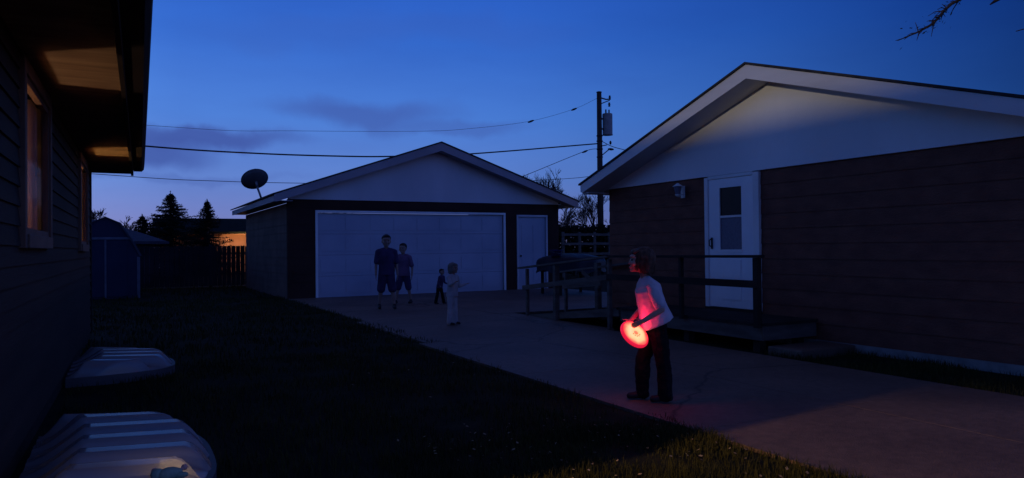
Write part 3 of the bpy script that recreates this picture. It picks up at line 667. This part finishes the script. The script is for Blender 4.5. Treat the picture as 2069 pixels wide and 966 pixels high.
def bare(x, y, h, spread, label, seed, levels=5, base=.09, loc_z=0, cat='tree', tw=.008, name='bare_tree'):
    rnd = random.Random(seed); t = thing(name, label, cat, (x, y, loc_z), 0, 'bare trees in the background')
    tb = bmesh.new(); cb = bmesh.new()
    def grow(p, d, L, r, lv):
        q = p + d * L; mid = p + d * L * .5 + Vector((rnd.gauss(0, .05), rnd.gauss(0, .05), rnd.gauss(0, .03))) * L
        tube(tb if lv == levels else cb, [p, mid, q], [r, r * .8, r * .62], 5 if lv > 2 else 3)
        if lv <= 0: return
        for _ in range(rnd.randint(2, 4) if lv < levels else 5):
            nd = (d + Vector((rnd.gauss(0, spread), rnd.gauss(0, spread), rnd.gauss(.12, .25)))).normalized()
            s = rnd.uniform(.45, 1.0)
            grow(p + (q - p) * s, nd, L * rnd.uniform(.6, .82), max(tw, r * .55), lv - 1)
    grow(Vector((0, 0, 0)), Vector((0, 0, 1)), h * .32, base, levels)
    obj('trunk', tb, M['bark'], t); obj('crown', cb, M['bark'], t)
bare(-1.0, 44, 4.0, .50, 'round bare tree rising over the grey neighbour roof at far left', 21, 6, tw=.014)
bare(10.1, 43, 6.2, .42, 'bare treetop peeking over the left slope of the garage roof', 22, 6, tw=.012)
bare(20.5, 36, 5.9, .32, 'tall bare tree left of the utility pole between the two roofs', 23, 6, tw=.011)
bare(22.3, 36.5, 6.6, .30, 'tall bare tree just behind the utility pole', 24, 6, tw=.011)
bare(24.2, 35, 5.0, .34, 'bare sapling cluster low behind the gabled house corner', 25, 6, tw=.010)
bare(19.0, 30, 3.9, .45, 'low twiggy shrub just right of the garage corner', 26, 5, .05, tw=.009, name='bare_shrub', cat='shrub')

# hanging branch of the tree standing right of the camera
HT = thing('overhanging_tree', 'tree whose twiggy branch hangs into the top right of the sky', 'tree', (6.3, -1.2, 0))
def W2(p): return Vector(p) - Vector((6.3, -1.2, 0))
obj('trunk', T([W2((6.3, -1.2, 0)), W2((6.35, -1.1, 2.4)), W2((6.5, -.6, 4.6)), W2((6.4, 0, 6.4))], [.19, .16, .11, .05], 10), M['bark'], HT, True)
br = [W2(p) for p in [(6.45, -.8, 3.9), (6.9, .6, 4.15), (7.2, 2.0, 4.05), (7.05, 3.1, 3.75), (6.62, 3.80, 3.44), (6.52, 3.87, 3.38), (6.45, 3.91, 3.31), (6.41, 3.93, 3.25), (6.35, 3.96, 3.19), (6.25, 4.01, 3.13), (6.09, 4.10, 3.055)]]
bm = bmesh.new(); tube(bm, br, [.07, .055, .04, .028, .013, .013, .012, .012, .011, .008, .003], 6)
rnd = random.Random(9)
for i in range(4, 10):
    for k in range(7):
        p = br[i] + (br[i + 1] - br[i]) * rnd.random() if i < 10 else br[i]
        d = (br[min(i + 1, 10)] - br[i]).normalized() + Vector((rnd.gauss(0, .55), rnd.gauss(0, .55), rnd.gauss(.1, .6)))
        L = rnd.uniform(.05, .16) * (1 - .06 * (i - 4)); d.normalize(); m_ = p + d * L * .55 + Vector((0, 0, rnd.gauss(0, .012)))
        tube(bm, [p, m_, m_ + (d + Vector((0, 0, -.4))).normalized() * L * .45], [.0055, .004, .002], 4)
sp = [W2(p) for p in [(7.15, 2.6, 3.95), (7.05, 3.4, 3.55), (6.90, 3.72, 3.41), (6.84, 3.72, 3.375)]]
tube(bm, sp, [.025, .018, .014, .006], 5)
sp = [W2(p) for p in [(7.2, 2.2, 4.02), (7.2, 3.2, 3.35), (7.12, 3.5, 3.16), (7.03, 3.61, 3.13)]]
tube(bm, sp, [.02, .010, .007, .004], 5)
obj('branch', bm, M['bark'], HT)
bm = bmesh.new()
for k in range(60):
    i = rnd.randint(4, 9); p = br[i].lerp(br[i + 1], rnd.random()) + Vector((rnd.gauss(0, .04), rnd.gauss(0, .04), rnd.gauss(0, .04)))
    leaf_quads(bm, [p], .016, rnd)
obj('leaf_buds', bm, M['hedge'], HT)['kind'] = 'stuff'

# ------------------------------------------------------------------ left background
SHD = thing('garden_shed', 'small blue-grey barn roofed shed with pale trim at far left', 'shed', (-.43, 22, 0))
hw = .80
sec = [(-hw, 0), (hw, 0), (hw, 1.12), (hw - .14, 1.42), (.32, 2.0), (0, 2.16), (-.32, 2.0), (-hw + .14, 1.42), (-hw, 1.12)]
bm = bmesh.new(); prism(bm, sec, 'y', 0, 2.2); obj('wall', bm, M['shed'], SHD)
bm = bmesh.new(); s2 = sec[2:]
prism(bm, [(x * 1.04 + (.02 if x > 0 else -.02 if x < 0 else 0), z + .015) for x, z in s2] + [(x * 1.0, z - .0) for x, z in reversed(s2)], 'y', -.06, 2.26)
obj('roof', bm, M['nroof'], SHD)
obj('door', B((-.50, -.025, -.035, -.002, .06, 1.50), (.025, .50, -.035, -.002, .06, 1.50)), M['shed'], SHD)
obj('trim', B((-.022, .022, -.05, -.003, .03, 1.56), (hw - .06, hw + .012, -.025, -.003, .0, 1.10), (-hw - .012, -hw + .06, -.025, -.003, .0, 1.10), (-hw + .1, hw - .1, -.03, -.003, 1.57, 1.63)), M['shedtrim'], SHD)
# board fence
FN = thing('board_fence', 'dark vertical board fence across the back of the left lawn', 'fence', (0, 27, 0))
bx = []; x = -9.0; rnd = random.Random(2)
while x < 7.6:
    bx.append((x, x + .138, 0, .02, .04, 1.40 + rnd.uniform(-.015, .015))); x += .15
obj('boards', B(*bx), M['fence'], FN); obj('rails', B((-9, 7.6, .022, .06, .4, .48), (-9, 7.6, .022, .06, 1.1, 1.18)), M['fence'], FN)
for k in range(8): obj('post', B((-8.9 + k * 2.3, -8.8 + k * 2.3, .065, .16, 0, 1.46)), M['fence'], FN)
# grey roofed neighbour
NH = thing('grey_roofed_house', 'low neighbour house with a pale grey roof behind the shed', 'house', (-4.5, 32, 0))
obj('wall', B((-6, 5.55, 0, 8, 0, 1.62)), M['nwall'], NH)
bm = bmesh.new()
vv = [bm.verts.new(p) for p in [(-6.4, -.4, 1.62), (6.05, -.4, 1.62), (6.05, 8.4, 1.62), (-6.4, 8.4, 1.62), (-3, 4, 2.62), (3.6, 4, 2.62)]]
for f in ((0, 1, 5, 4), (1, 2, 5), (2, 3, 4, 5), (3, 0, 4), (3, 2, 1, 0)): bm.faces.new([vv[i] for i in f])
obj('roof', bm, M['nroof'], NH)
obj('fascia', B((-6.42, 6.07, -.43, -.402, 1.53, 1.64)), M['nwall'], NH)
# porch-lit neighbour
PH = thing('porch_lit_house', 'dark roofed house whose wall glows orange under its porch light', 'house', (6.6, 41, 0))
obj('wall', B((-5.0, 7, 0, 6, 0, 2.1)), M['tanwall'], PH)
bm = bmesh.new()
prism(bm, [(-.9, 2.10), (-.9, 2.22), (3, 3.05), (7, 2.22), (7, 2.10)], 'x', -5.2, 7.5)
obj('roof', bm, M['conifer'], PH)
obj('soffit', B((-5.0, 7.4, -.88, -.02, 2.085, 2.098)), M['tanwall'], PH)
obj('porch_screen', B((-2.9, -1.75, -.5, -.47, 0, 2.0)), M['tanwall'], PH)
light('porch_light', 'POINT', (6.6 - 1.2, 41 - 1.3, 1.75), 75, (1, .52, .24), shadow_soft_size=.12)

# ------------------------------------------------------------------ right background
HG = thing('hedge', 'dark overgrown hedge between the garage and the gabled house', 'hedge', (18, 27, 0))
rnd = random.Random(31); pts = []
for _ in range(9000):
    x = rnd.uniform(-3.4, 5.0); y = rnd.uniform(-.8, .8); top = 2.15 + .22 * noise.noise(Vector((x * 1.3, y, 3))) + .12 * noise.noise(Vector((x * 4, y * 3, 1)))
    pts.append(Vector((x, y, top * rnd.random() ** .55)))
bm = bmesh.new(); leaf_quads(bm, pts, .11, rnd, 1.7); obj('foliage', bm, M['hedge'], HG)
for x in (-2.2, -.6, 1.0, 2.6): obj('stem', T([(x, 0, 0), (x + .1, 0, .9), (x + .25, .1, 1.7)], [.06, .05, .02], 6), M['bark'], HG)
YV = thing('pallet_fence', 'low weathered rail fence beside the garage corner', 'fence', (16.9, 25.2, 0))
obj('rail', B((-1.2, 1.3, 0, .04, 1.70, 1.80)), M['wood'], YV); obj('rail', B((-1.2, 1.3, 0, .04, 1.32, 1.42)), M['wood'], YV); obj('rail', B((-1.2, 1.3, 0, .04, .9, 1.0)), M['wood'], YV)
for x in (-1.1, -.3, .45, 1.2): obj('post', B((x - .05, x + .05, .045, .13, 0, 1.86)), M['wood'], YV)
# tarp covered mound
TM = thing('covered_table', 'low table under a dark sagging tarpaulin beside the garage side door', 'covered table', (10.35, 16.2, 0))
bm = bmesh.new(); seg = 40; prof = [(0.02, 1.08), (.45, 1.05), (.80, .98), (.92, .93), (.95, .86), (.93, .70), (.96, .62)]
lathe(bm, prof, seg, closed=False)
for v in bm.verts:
    a = math.atan2(v.co.y, v.co.x); v.co.z -= .03 * math.sin(a * 7) * (1.1 - v.co.z) * 3; v.co.x *= 1 + .03 * math.sin(a * 9); v.co.y *= .8 + .03 * math.sin(a * 9)
obj('tarpaulin', bm, M['tarp'], TM, True)
for (sx, sy) in ((-.6, -.45), (.6, -.45), (.6, .45), (-.6, .45)): obj('leg', B((sx - .03, sx + .03, sy - .03, sy + .03, 0, .9)), M['darkwood'], TM)
tb = thing('plastic_tub', 'small blue plastic tub on the covered table by the garage door', 'tub', (9.75, 15.95, 1.01))
bm = bmesh.new(); lathe(bm, [(.12, 0), (.155, .15), (.17, .15), (.17, .165), (.145, .165), (.11, .02)], 20); obj('tub_body', bm, M['blue'], tb, True)
bm = bmesh.new(); tube(bm, [(-.16, 0, .15), (-.12, -.08, .10), (0, -.17, .07), (.12, -.08, .10), (.16, 0, .15)], .006, 5); obj('handle', bm, M['metal'], tb, True)

# ------------------------------------------------------------------ people
def cap(bm, p, r1, q, r2, sub=2):
    p, q = Vector(p), Vector(q); n = max(2, int((q - p).length / (min(r1, r2) * .45)) + 1)
    for i in range(n + 1):
        t = i / n; r = r1 + (r2 - r1) * t; ell(bm, p.lerp(q, t), (r, r, r), sub)
def loft(bm, rings, seg=28):
    """rings: (f, s, z, half_f, half_s, tilt) closed solid; tilt raises z with -f"""
    R_ = []
    for (f, s, z, hf, hs, tl) in rings:
        ring = []
        for k in range(seg):
            a = 2 * math.pi * k / seg; c, d = math.cos(a), math.sin(a)
            c = math.copysign(abs(c) ** .85, c); d = math.copysign(abs(d) ** .85, d)
            ring.append(bm.verts.new((f + hf * c, s + hs * d, z - tl * hf * c)))
        R_.append(ring)
    for A, C in zip(R_, R_[1:]):
        for k in range(seg): bm.faces.new((A[k], A[(k + 1) % seg], C[(k + 1) % seg], C[k]))
    bm.faces.new(R_[0][::-1]); bm.faces.new(R_[-1])
    bmesh.ops.recalc_face_normals(bm, faces=bm.faces)
def fuse(name, bm, m, parent, vox, wrinkle=0, wsc=12, it=3, extra=None):
    me = bpy.data.meshes.new(name + '_src'); bm.to_mesh(me); bm.free()
    tmp = bpy.data.objects.new('tmp', me); COL.objects.link(tmp)
    md = tmp.modifiers.new('r', 'REMESH'); md.mode = 'VOXEL'; md.voxel_size = vox; md.use_smooth_shade = True
    ms = tmp.modifiers.new('s', 'SMOOTH'); ms.factor = .5; ms.iterations = it
    bpy.context.view_layer.update()
    dg = bpy.context.evaluated_depsgraph_get()
    out = bpy.data.meshes.new_from_object(tmp.evaluated_get(dg))
    bpy.data.objects.remove(tmp); bpy.data.meshes.remove(me)
    out.name = name
    if wrinkle:
        no = [v.normal.copy() for v in out.vertices]
        for v, nn in zip(out.vertices, no):
            p = v.co * wsc; v.co += nn * wrinkle * (noise.noise(Vector((p.x, p.y, p.z * .55))) + .5 * noise.noise(p * 2.3))
    out.materials.clear(); out.materials.append(m)
    if extra:  # small features joined into the same body mesh, own material slot
        b2 = bmesh.new(); b2.from_mesh(out)
        for em, eb in extra:
            out.materials.append(em); idx = len(out.materials) - 1
            t = bpy.data.meshes.new('t'); 
            for f in eb.faces: f.material_index = idx
            eb.to_mesh(t); eb.free(); b2.from_mesh(t); bpy.data.meshes.remove(t)
        b2.to_mesh(out); b2.free()
    for p in out.polygons: p.use_smooth = True
    o = bpy.data.objects.new(name, out); COL.objects.link(o); o.parent = parent
    return o
def hand(bm, w, d, up_, side, r, curl, L):
    """w wrist, d pointing direction, up_ back-of-hand normal, side = thumb side vector, L hand length"""
    w, d, up_, side = Vector(w), Vector(d).normalized(), Vector(up_).normalized(), Vector(side).normalized()
    k = L / .14
    palm = w + d * .035 * k
    for o in (-.018, -.006, .006, .018):
        cap(bm, w + side * o * .5 * k, .011 * k, w + d * .062 * k + side * o * k, .0095 * k, 1)
    for i, (o, ln) in enumerate(((.022, .92), (.008, 1.0), (-.007, .94), (-.021, .76))):
        base = w + d * .062 * k + side * o * k; p = base; dd = d.copy(); sg = .027 * k * ln
        for j in range(3):
            dd = (dd - up_ * curl * (.6 + .25 * j)).normalized(); q = p + dd * sg
            cap(bm, p, (.0072 - j * .0007) * k, q, (.0066 - j * .0007) * k, 1); p = q; sg *= .8
    p = w + d * .018 * k + side * .018 * k; dd = (d * .6 + side * .8 - up_ * .2).normalized()
    for j in range(3):
        q = p + dd * .024 * k; cap(bm, p, (.0088 - j * .0012) * k, q, (.0080 - j * .0012) * k, 1); p = q; dd = (dd + d * .35 - up_ * curl * .3).normalized()
def head(bm, c, k, R3):
    """c skull centre, k scale (1 = head 0.20 m tall)"""
    def P(f, s, z): return Vector(c) + R3 @ (Vector((f, s, z)) * k)
    def E(f, s, z, a, b, d): ell(bm, P(f, s, z), (a * k, b * k, d * k), 3, R3)
    E(-.010, 0, .025, .092, .074, .082); E(.010, 0, -.01, .074, .064, .085); E(.030, 0, -.055, .045, .045, .040)
    E(.045, 0, -.020, .038, .050, .050); E(.062, 0, -.080, .020, .022, .017)          # cheeks, chin
    cap(bm, P(.080, 0, .006), .007 * k, P(.0905, 0, -.022), .0095 * k)                   # nose
    E(.088, 0, -.028, .008, .014, .007)
    E(.080, 0, -.052, .010, .021, .006); E(.078, 0, -.061, .010, .018, .006)           # lips
    E(.066, 0, .035, .024, .052, .014)                                                    # brow
    for s in (-1, 1):
        E(.055, s * .036, -.022, .026, .024, .026)
        E(-.006, s * .074, -.008, .015, .007, .026); E(-.002, s * .073, -.026, .009, .006, .011)
    ex = []
    eb = bmesh.new()
    for s in (-1, 1): ell(eb, P(.074, s * .029, .006), (.010 * k, .012 * k, .008 * k), 2, R3)
    ex.append((M['eye'], eb)); return ex
def person(label, loc, ang, Hh, skin, hairm, shirt, pants, J, vox, hair_style='short', group=None, bare_legs=False, sleeves='short', wr=.003):
    t = thing('person', label, 'person', loc, ang, group)
    k = Hh / 1.25; hk = J['hk']
    b = bmesh.new(); hc = Vector(J['head'])
    R3 = Matrix.Rotation(J.get('hpitch', 0), 3, 'Y') @ Matrix.Rotation(J.get('hyaw', 0), 3, 'Z')
    ex = head(b, hc, hk, R3)
    nb = Vector(J['neck']); cap(b, hc + R3 @ Vector((-.02, 0, -.05)) * hk, .040 * hk, nb, .037 * k)
    ch = Vector(J['chest']); pv = Vector(J['pelvis'])
    loft(b, [(pv.x, pv.y, pv.z - .05 * k, .045 * k, .07 * k, 0), (pv.x, pv.y, pv.z, .070 * k, .098 * k, 0), (*(pv.lerp(ch, .45)), .062 * k, .088 * k, 0), (*ch, .072 * k, .105 * k, 0), (*ch.lerp(nb, .6), .05 * k, .085 * k, 0), (*nb, .03 * k, .04 * k, 0)])
    sh_ = bmesh.new(); pt = bmesh.new()
    for s in ('L', 'R'):
        sp_, e, w = (Vector(J[n + s]) for n in ('sh', 'el', 'wr'))
        cap(b, nb.lerp(sp_, .3), .034 * k, sp_, .036 * k); cap(b, sp_, .033 * k, e, .026 * k); cap(b, e, .026 * k, w, .018 * k)
        hd_ = J.get('hand' + s) or ((w - e).normalized(), (0, 1 if s == 'L' else -1, 0), (1, 0, 0), .35)
        hand(b, w, *hd_[:3], 0, hd_[3], J.get('hl', .12 * k))
        h, kn, an = (Vector(J[n + s]) for n in ('hip', 'kn', 'an'))
        cap(b, h, .062 * k, kn, .042 * k); cap(b, kn, .041 * k, an, .025 * k)
        toe = an + Vector((.10 * k, 0, -.03 * k)); cap(b, an + Vector((-.02 * k, 0, -.022 * k)), .024 * k, toe, .020 * k)
        if sleeves == 'short': cuff = sp_.lerp(e, .80)
        else: cuff = w.lerp(e, .08)
        cap(sh_, nb.lerp(sp_, .25), .046 * k, sp_, .049 * k)
        if sleeves == 'short': cap(sh_, sp_, .048 * k, cuff, .047 * k)
        else: cap(sh_, sp_, .046 * k, e, .037 * k); cap(sh_, e, .037 * k, cuff, .029 * k)
        hem = kn.lerp(an, .05) if bare_legs else an + Vector((0, 0, -.005 * k))
        cap(pt, h + Vector((0, 0, .01)), .078 * k, kn, .058 * k if not bare_legs else .070 * k)
        if not bare_legs: cap(pt, kn, .060 * k, hem, .061 * k)
        so = bmesh.new()
        cap(so, an + Vector((-.028 * k, 0, -.026 * k)), .032 * k, an + Vector((.10 * k, 0, -.036 * k)), .028 * k); cap(so, an, .032 * k, an + Vector((.05 * k, 0, -.03 * k)), .030 * k)
        for v in so.verts: v.co.z = max(v.co.z, .004)
        fuse('shoe', so, M['shoe'], t, vox * 1.3)
    body = fuse('body', b, skin, t, vox, extra=ex)
    loft(sh_, [(f, s, z, hf, hs, tl) for f, s, z, hf, hs, tl in J['shirt']])
    fuse('shirt', sh_, shirt, t, vox * 1.25, wr, 14)
    loft(pt, [(pv.x, pv.y, pv.z - .07 * k, .070 * k, .105 * k, 0), (pv.x, pv.y, pv.z, .084 * k, .112 * k, 0), (pv.x, pv.y, pv.z + .08 * k, .076 * k, .10 * k, 0)])
    fuse('trousers' if not bare_legs else 'shorts', pt, pants, t, vox * 1.4, wr * 1.3, 12)
    # shoes: cut flat at the ground
    # hair
    hb = bmesh.new()
    def P(f, s, z): return hc + R3 @ (Vector((f, s, z)) * hk)
    def E(f, s, z, a, bb, d): ell(hb, P(f, s, z), (a * hk, bb * hk, d * hk), 3, R3)
    if hair_style == 'bob':
        E(-.030, 0, .036, .100, .088, .086); E(-.052, 0, -.005, .080, .085, .088); E(-.056, 0, -.062, .062, .074, .055); E(.040, 0, .072, .044, .060, .030)
        for s in (-1, 1): E(-.008, s * .062, -.012, .048, .022, .062); E(-.035, s * .055, -.060, .040, .026, .045)
        for i in range(16):
            a = -1.9 + 3.8 * i / 15; cap(hb, P(-.045 - .045 * math.cos(a), .075 * math.sin(a), -.05), .014 * hk, P(-.045 - .052 * math.cos(a) + random.uniform(-.01, .01), .076 * math.sin(a), -.098 + random.uniform(-.015, .01)), .006 * hk, 1)
        for i in range(9):
            s = -.055 + .11 * i / 8; cap(hb, P(.030, s, .088), .013 * hk, P(.070, s * 1.15, .066 + random.uniform(-.006, .006)), .006 * hk, 1)
    else:
        E(-.022, 0, .042, .092, .079, .074); E(-.048, 0, .0, .062, .068, .06); E(.035, 0, .078, .045, .055, .025)
    ex2 = None
    if vox < .006:   # loose strands lying over the hair
        sb = bmesh.new(); rr = random.Random(4)
        for i in range(520):
            a = rr.uniform(.62, 2 * math.pi - .62); g0 = rr.uniform(.05, .9); n = 7; pts = []
            drop = .115 + rr.uniform(-.02, .025) - .03 * abs(math.cos(a)) * (1 if math.cos(a) > 0 else 0)
            for j in range(n):
                th = g0 + (1.62 - g0) * min(1, j / (n - 2)); q = rr.uniform(-.002, .003)
                rad = .087 + q; x = -.028 - 0 + math.cos(a) * rad * math.sin(th) * 1.08; y = math.sin(a) * rad * math.sin(th) * .98; z = .034 + .086 * math.cos(th)
                if j == n - 1: z -= drop; x *= .96; y *= .94
                pts.append(P(x + rr.uniform(-.002, .002), y + rr.uniform(-.002, .002), z))
            mid = pts[-2].lerp(pts[-1], .5) + R3 @ Vector((math.cos(a), math.sin(a), 0)) * .006
            pts.insert(-1, mid)
            tube(sb, pts, [.0018] * (len(pts) - 1) + [.0006], 3, cap=False)
        ex2 = [(hairm, sb)]
    fuse('hair', hb, hairm, t, vox * 1.1, .004, 45, it=2, extra=ex2)
    return t

def stand(k, spread=.06, arm=.10, lean=0., stepL=0., stepR=0.):
    v = lambda *a: tuple(x * k for x in a)
    J = dict(hk=k * 1.0, head=v(.01 + lean, 0, 1.125), neck=v(-.01 + lean, 0, .99), chest=v(-.005 + lean * .8, 0, .88), pelvis=v(-.01, 0, .62),
        shL=v(-.01 + lean, .135, .945), shR=v(-.01 + lean, -.135, .945), elL=v(-.02 + lean, .135 + arm * .5, .74), elR=v(-.02 + lean, -.135 - arm * .5, .74),
        wrL=v(.04 + lean, .135 + arm * .6, .57), wrR=v(.04 + lean, -.135 - arm * .6, .57), hipL=v(0, .055, .60), hipR=v(0, -.055, .60),
        knL=v(stepL * .5 + .01, .06 + spread * .3, .33), knR=v(stepR * .5 + .01, -.06 - spread * .3, .33), anL=v(stepL, .06 + spread * .6, .065), anR=v(stepR, -.06 - spread * .6, .065))
    J['shirt'] = [(0, 0, .56 * k, .098 * k, .135 * k, 0), (0, 0, .60 * k, .100 * k, .135 * k, 0), (lean * .4 * k, 0, .75 * k, .090 * k, .122 * k, 0), (lean * .8 * k, 0, .88 * k, .090 * k, .13 * k, 0), (lean * k, 0, .955 * k, .064 * k, .115 * k, 0), (lean * k - .01 * k, 0, .99 * k, .046 * k, .055 * k, 0)]
    return J
angF = math.atan2(.4695, -.8829)          # facing the left of the picture
# main child, profile, holding a glowing disc
J = dict(hk=.95, head=(.075, 0, 1.105), hpitch=R(-4), neck=(.035, 0, .965), chest=(.018, 0, .855), pelvis=(-.035, 0, .60),
    shL=(.002, .118, .905), shR=(.015, -.115, .905), elL=(-.050, .195, .735), elR=(.02, -.165, .74), wrL=(.095, .205, .650), wrR=(.150, -.06, .625),
    hipL=(-.045, .055, .58), hipR=(-.045, -.055, .58), knL=(-.080, .07, .315), knR=(.055, -.065, .325), anL=(-.100, .070, .065), anR=(.060, -.065, .065), hl=.118,
    handL=((.88, -.22, -.42), (.2, .95, .25), (.35, -.1, .8), .42), handR=((.75, .35, -.4), (-.1, -.85, .3), (.4, .2, .8), .35))
J['shirt'] = [(-.050, 0, .605, .126, .132, .42), (-.042, 0, .645, .121, .132, .38), (-.012, 0, .75, .110, .124, .16), (.012, 0, .86, .106, .128, .04), (.014, 0, .925, .084, .115, 0), (.028, 0, .965, .050, .054, 0)]
KID = person('child in a white t-shirt and black trousers holding the glowing red disc', (3.68, 4.60, .026), angF, 1.25, M['skin'], M['hair'], M['tee'], M['pants'], J, .0045, 'bob', wr=.009)
face_cam = math.atan2(-.883, -.469)
GR = 'children standing in front of the garage'
s1 = stand(1.53 / 1.25, spread=.10, arm=.07, stepL=.07, stepR=-.04, lean=.02)
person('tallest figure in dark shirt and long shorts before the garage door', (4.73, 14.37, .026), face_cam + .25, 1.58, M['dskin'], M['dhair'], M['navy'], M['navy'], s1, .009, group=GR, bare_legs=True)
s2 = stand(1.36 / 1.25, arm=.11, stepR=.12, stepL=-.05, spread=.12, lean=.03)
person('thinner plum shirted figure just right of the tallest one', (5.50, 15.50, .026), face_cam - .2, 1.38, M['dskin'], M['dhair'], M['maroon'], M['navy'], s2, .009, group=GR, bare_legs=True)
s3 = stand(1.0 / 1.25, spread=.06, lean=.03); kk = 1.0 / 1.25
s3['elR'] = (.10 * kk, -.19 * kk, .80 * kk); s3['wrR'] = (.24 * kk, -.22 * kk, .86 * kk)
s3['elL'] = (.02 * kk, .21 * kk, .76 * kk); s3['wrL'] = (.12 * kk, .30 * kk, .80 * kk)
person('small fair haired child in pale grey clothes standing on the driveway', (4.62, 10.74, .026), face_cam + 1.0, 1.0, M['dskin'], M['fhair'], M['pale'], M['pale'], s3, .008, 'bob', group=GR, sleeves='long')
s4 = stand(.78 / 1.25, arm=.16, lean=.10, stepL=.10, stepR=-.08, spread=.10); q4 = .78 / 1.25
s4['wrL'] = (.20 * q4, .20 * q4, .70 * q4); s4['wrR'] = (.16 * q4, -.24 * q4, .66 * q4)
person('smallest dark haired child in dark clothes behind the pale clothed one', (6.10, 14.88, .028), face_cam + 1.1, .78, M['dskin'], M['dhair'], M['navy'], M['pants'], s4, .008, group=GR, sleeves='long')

# ------------------------------------------------------------------ glowing disc
cdir = Vector((-.469 - .13, -.883 + .1, .05)).normalized()
upr = (Vector((.8829, -.4695, 0)) * .66 + Vector((0, 0, 1)) * .75).normalized()
nrm_ = (cdir * .60 + upr * .80).normalized()
FR = thing('light_up_disc', 'glowing red and orange flying disc held by the child in white', 'flying disc', (3.487, 4.545, .575)); FR.scale = (.90, .90, .90)
qd = Vector((0, 0, 1)).rotation_difference(nrm_)
FR.rotation_mode = 'QUATERNION'; FR.rotation_quaternion = qd
def discmat(name, stops, strength=1.0, rad=.13):
    m = bpy.data.materials.new(name); m.use_nodes = True; t = m.node_tree; b = t.nodes['Principled BSDF']
    tc = t.nodes.new('ShaderNodeTexCoord'); ln = t.nodes.new('ShaderNodeVectorMath'); ln.operation = 'LENGTH'
    nz = t.nodes.new('ShaderNodeTexNoise'); nz.inputs['Scale'].default_value = 14; t.links.new(tc.outputs['Object'], nz.inputs[0])
    t.links.new(tc.outputs['Object'], ln.inputs[0])
    ad = t.nodes.new('ShaderNodeMath'); ad.operation = 'MULTIPLY_ADD'; ad.inputs[1].default_value = .35; t.links.new(nz.outputs[0], ad.inputs[0])
    mu = t.nodes.new('ShaderNodeMath'); mu.operation = 'MULTIPLY'; mu.inputs[1].default_value = 1 / rad; t.links.new(ln.outputs['Value'], mu.inputs[0])
    t.links.new(mu.outputs[0], ad.inputs[2])
    sb = t.nodes.new('ShaderNodeMath'); sb.operation = 'SUBTRACT'; sb.inputs[1].default_value = .175; t.links.new(ad.outputs[0], sb.inputs[0])
    r = t.nodes.new('ShaderNodeValToRGB'); ramp(r, stops); t.links.new(sb.outputs[0], r.inputs[0])
    b.inputs['Base Color'].default_value = (.5, .05, .04, 1); b.inputs['Roughness'].default_value = .4
    t.links.new(r.outputs[0], b.inputs['Emission Color']); b.inputs['Emission Strength'].default_value = strength
    return m
DM = discmat('glowing_disc_plate', [(0, (1, .34, .12, 1)), (.15, (1, .50, .20, 1)), (.45, (1, .60, .30, 1)), (.66, (1, .50, .22, 1)), (.84, (1, .14, .09, 1)), (1, (1, .02, .04, 1))], 1.25)
RM_ = discmat('glowing_disc_rim', [(0, (1, .015, .05, 1)), (1, (.9, .01, .05, 1))], .85)
bm = bmesh.new(); lathe(bm, [(.001, .012), (.06, .012), (.10, .010), (.122, .004), (.121, .001), (.10, .006), (.06, .008), (.001, .008)], 48, closed=False); obj('disc_plate', bm, DM, FR, True)
bm = bmesh.new(); lathe(bm, [(.1225, .006), (.132, .0), (.137, -.010), (.136, -.022), (.131, -.026), (.128, -.018), (.127, -.008), (.1215, .0), (.1225, .006)], 48, closed=False); obj('disc_rim', bm, RM_, FR, True)
for k in range(5):
    a = R(200 + k * 32); bm = bmesh.new(); ell(bm, (.036 * math.cos(a), .036 * math.sin(a), .013), (.0065, .0045, .002), 2, Matrix.Rotation(a, 3, 'Z')); obj('light_pod', bm, mat('light_pod_shell', (.30, .03, .02), None, 3, .5), FR, True)
bm = bmesh.new(); lathe(bm, [(.001, .0155), (.016, .0155), (.020, .012)], 20, closed=False); obj('hub', bm, emat('hub_shell', (.9, .25, .09), .9), FR, True)
Fw_ = Vector((-.8829, .4695, 0)); L1 = light('disc_lamp', 'POINT', Vector((3.68, 4.60, 0)) + Fw_ * .135 - Vector((.4695, .883, 0)) * .150 + Vector((0, 0, .665)), 1.7, (1, .0, .07), shadow_soft_size=.05)
L2 = light('disc_underlamp', 'POINT', FR.location - nrm_ * .06, .6, (1, .0, .10), shadow_soft_size=.05)
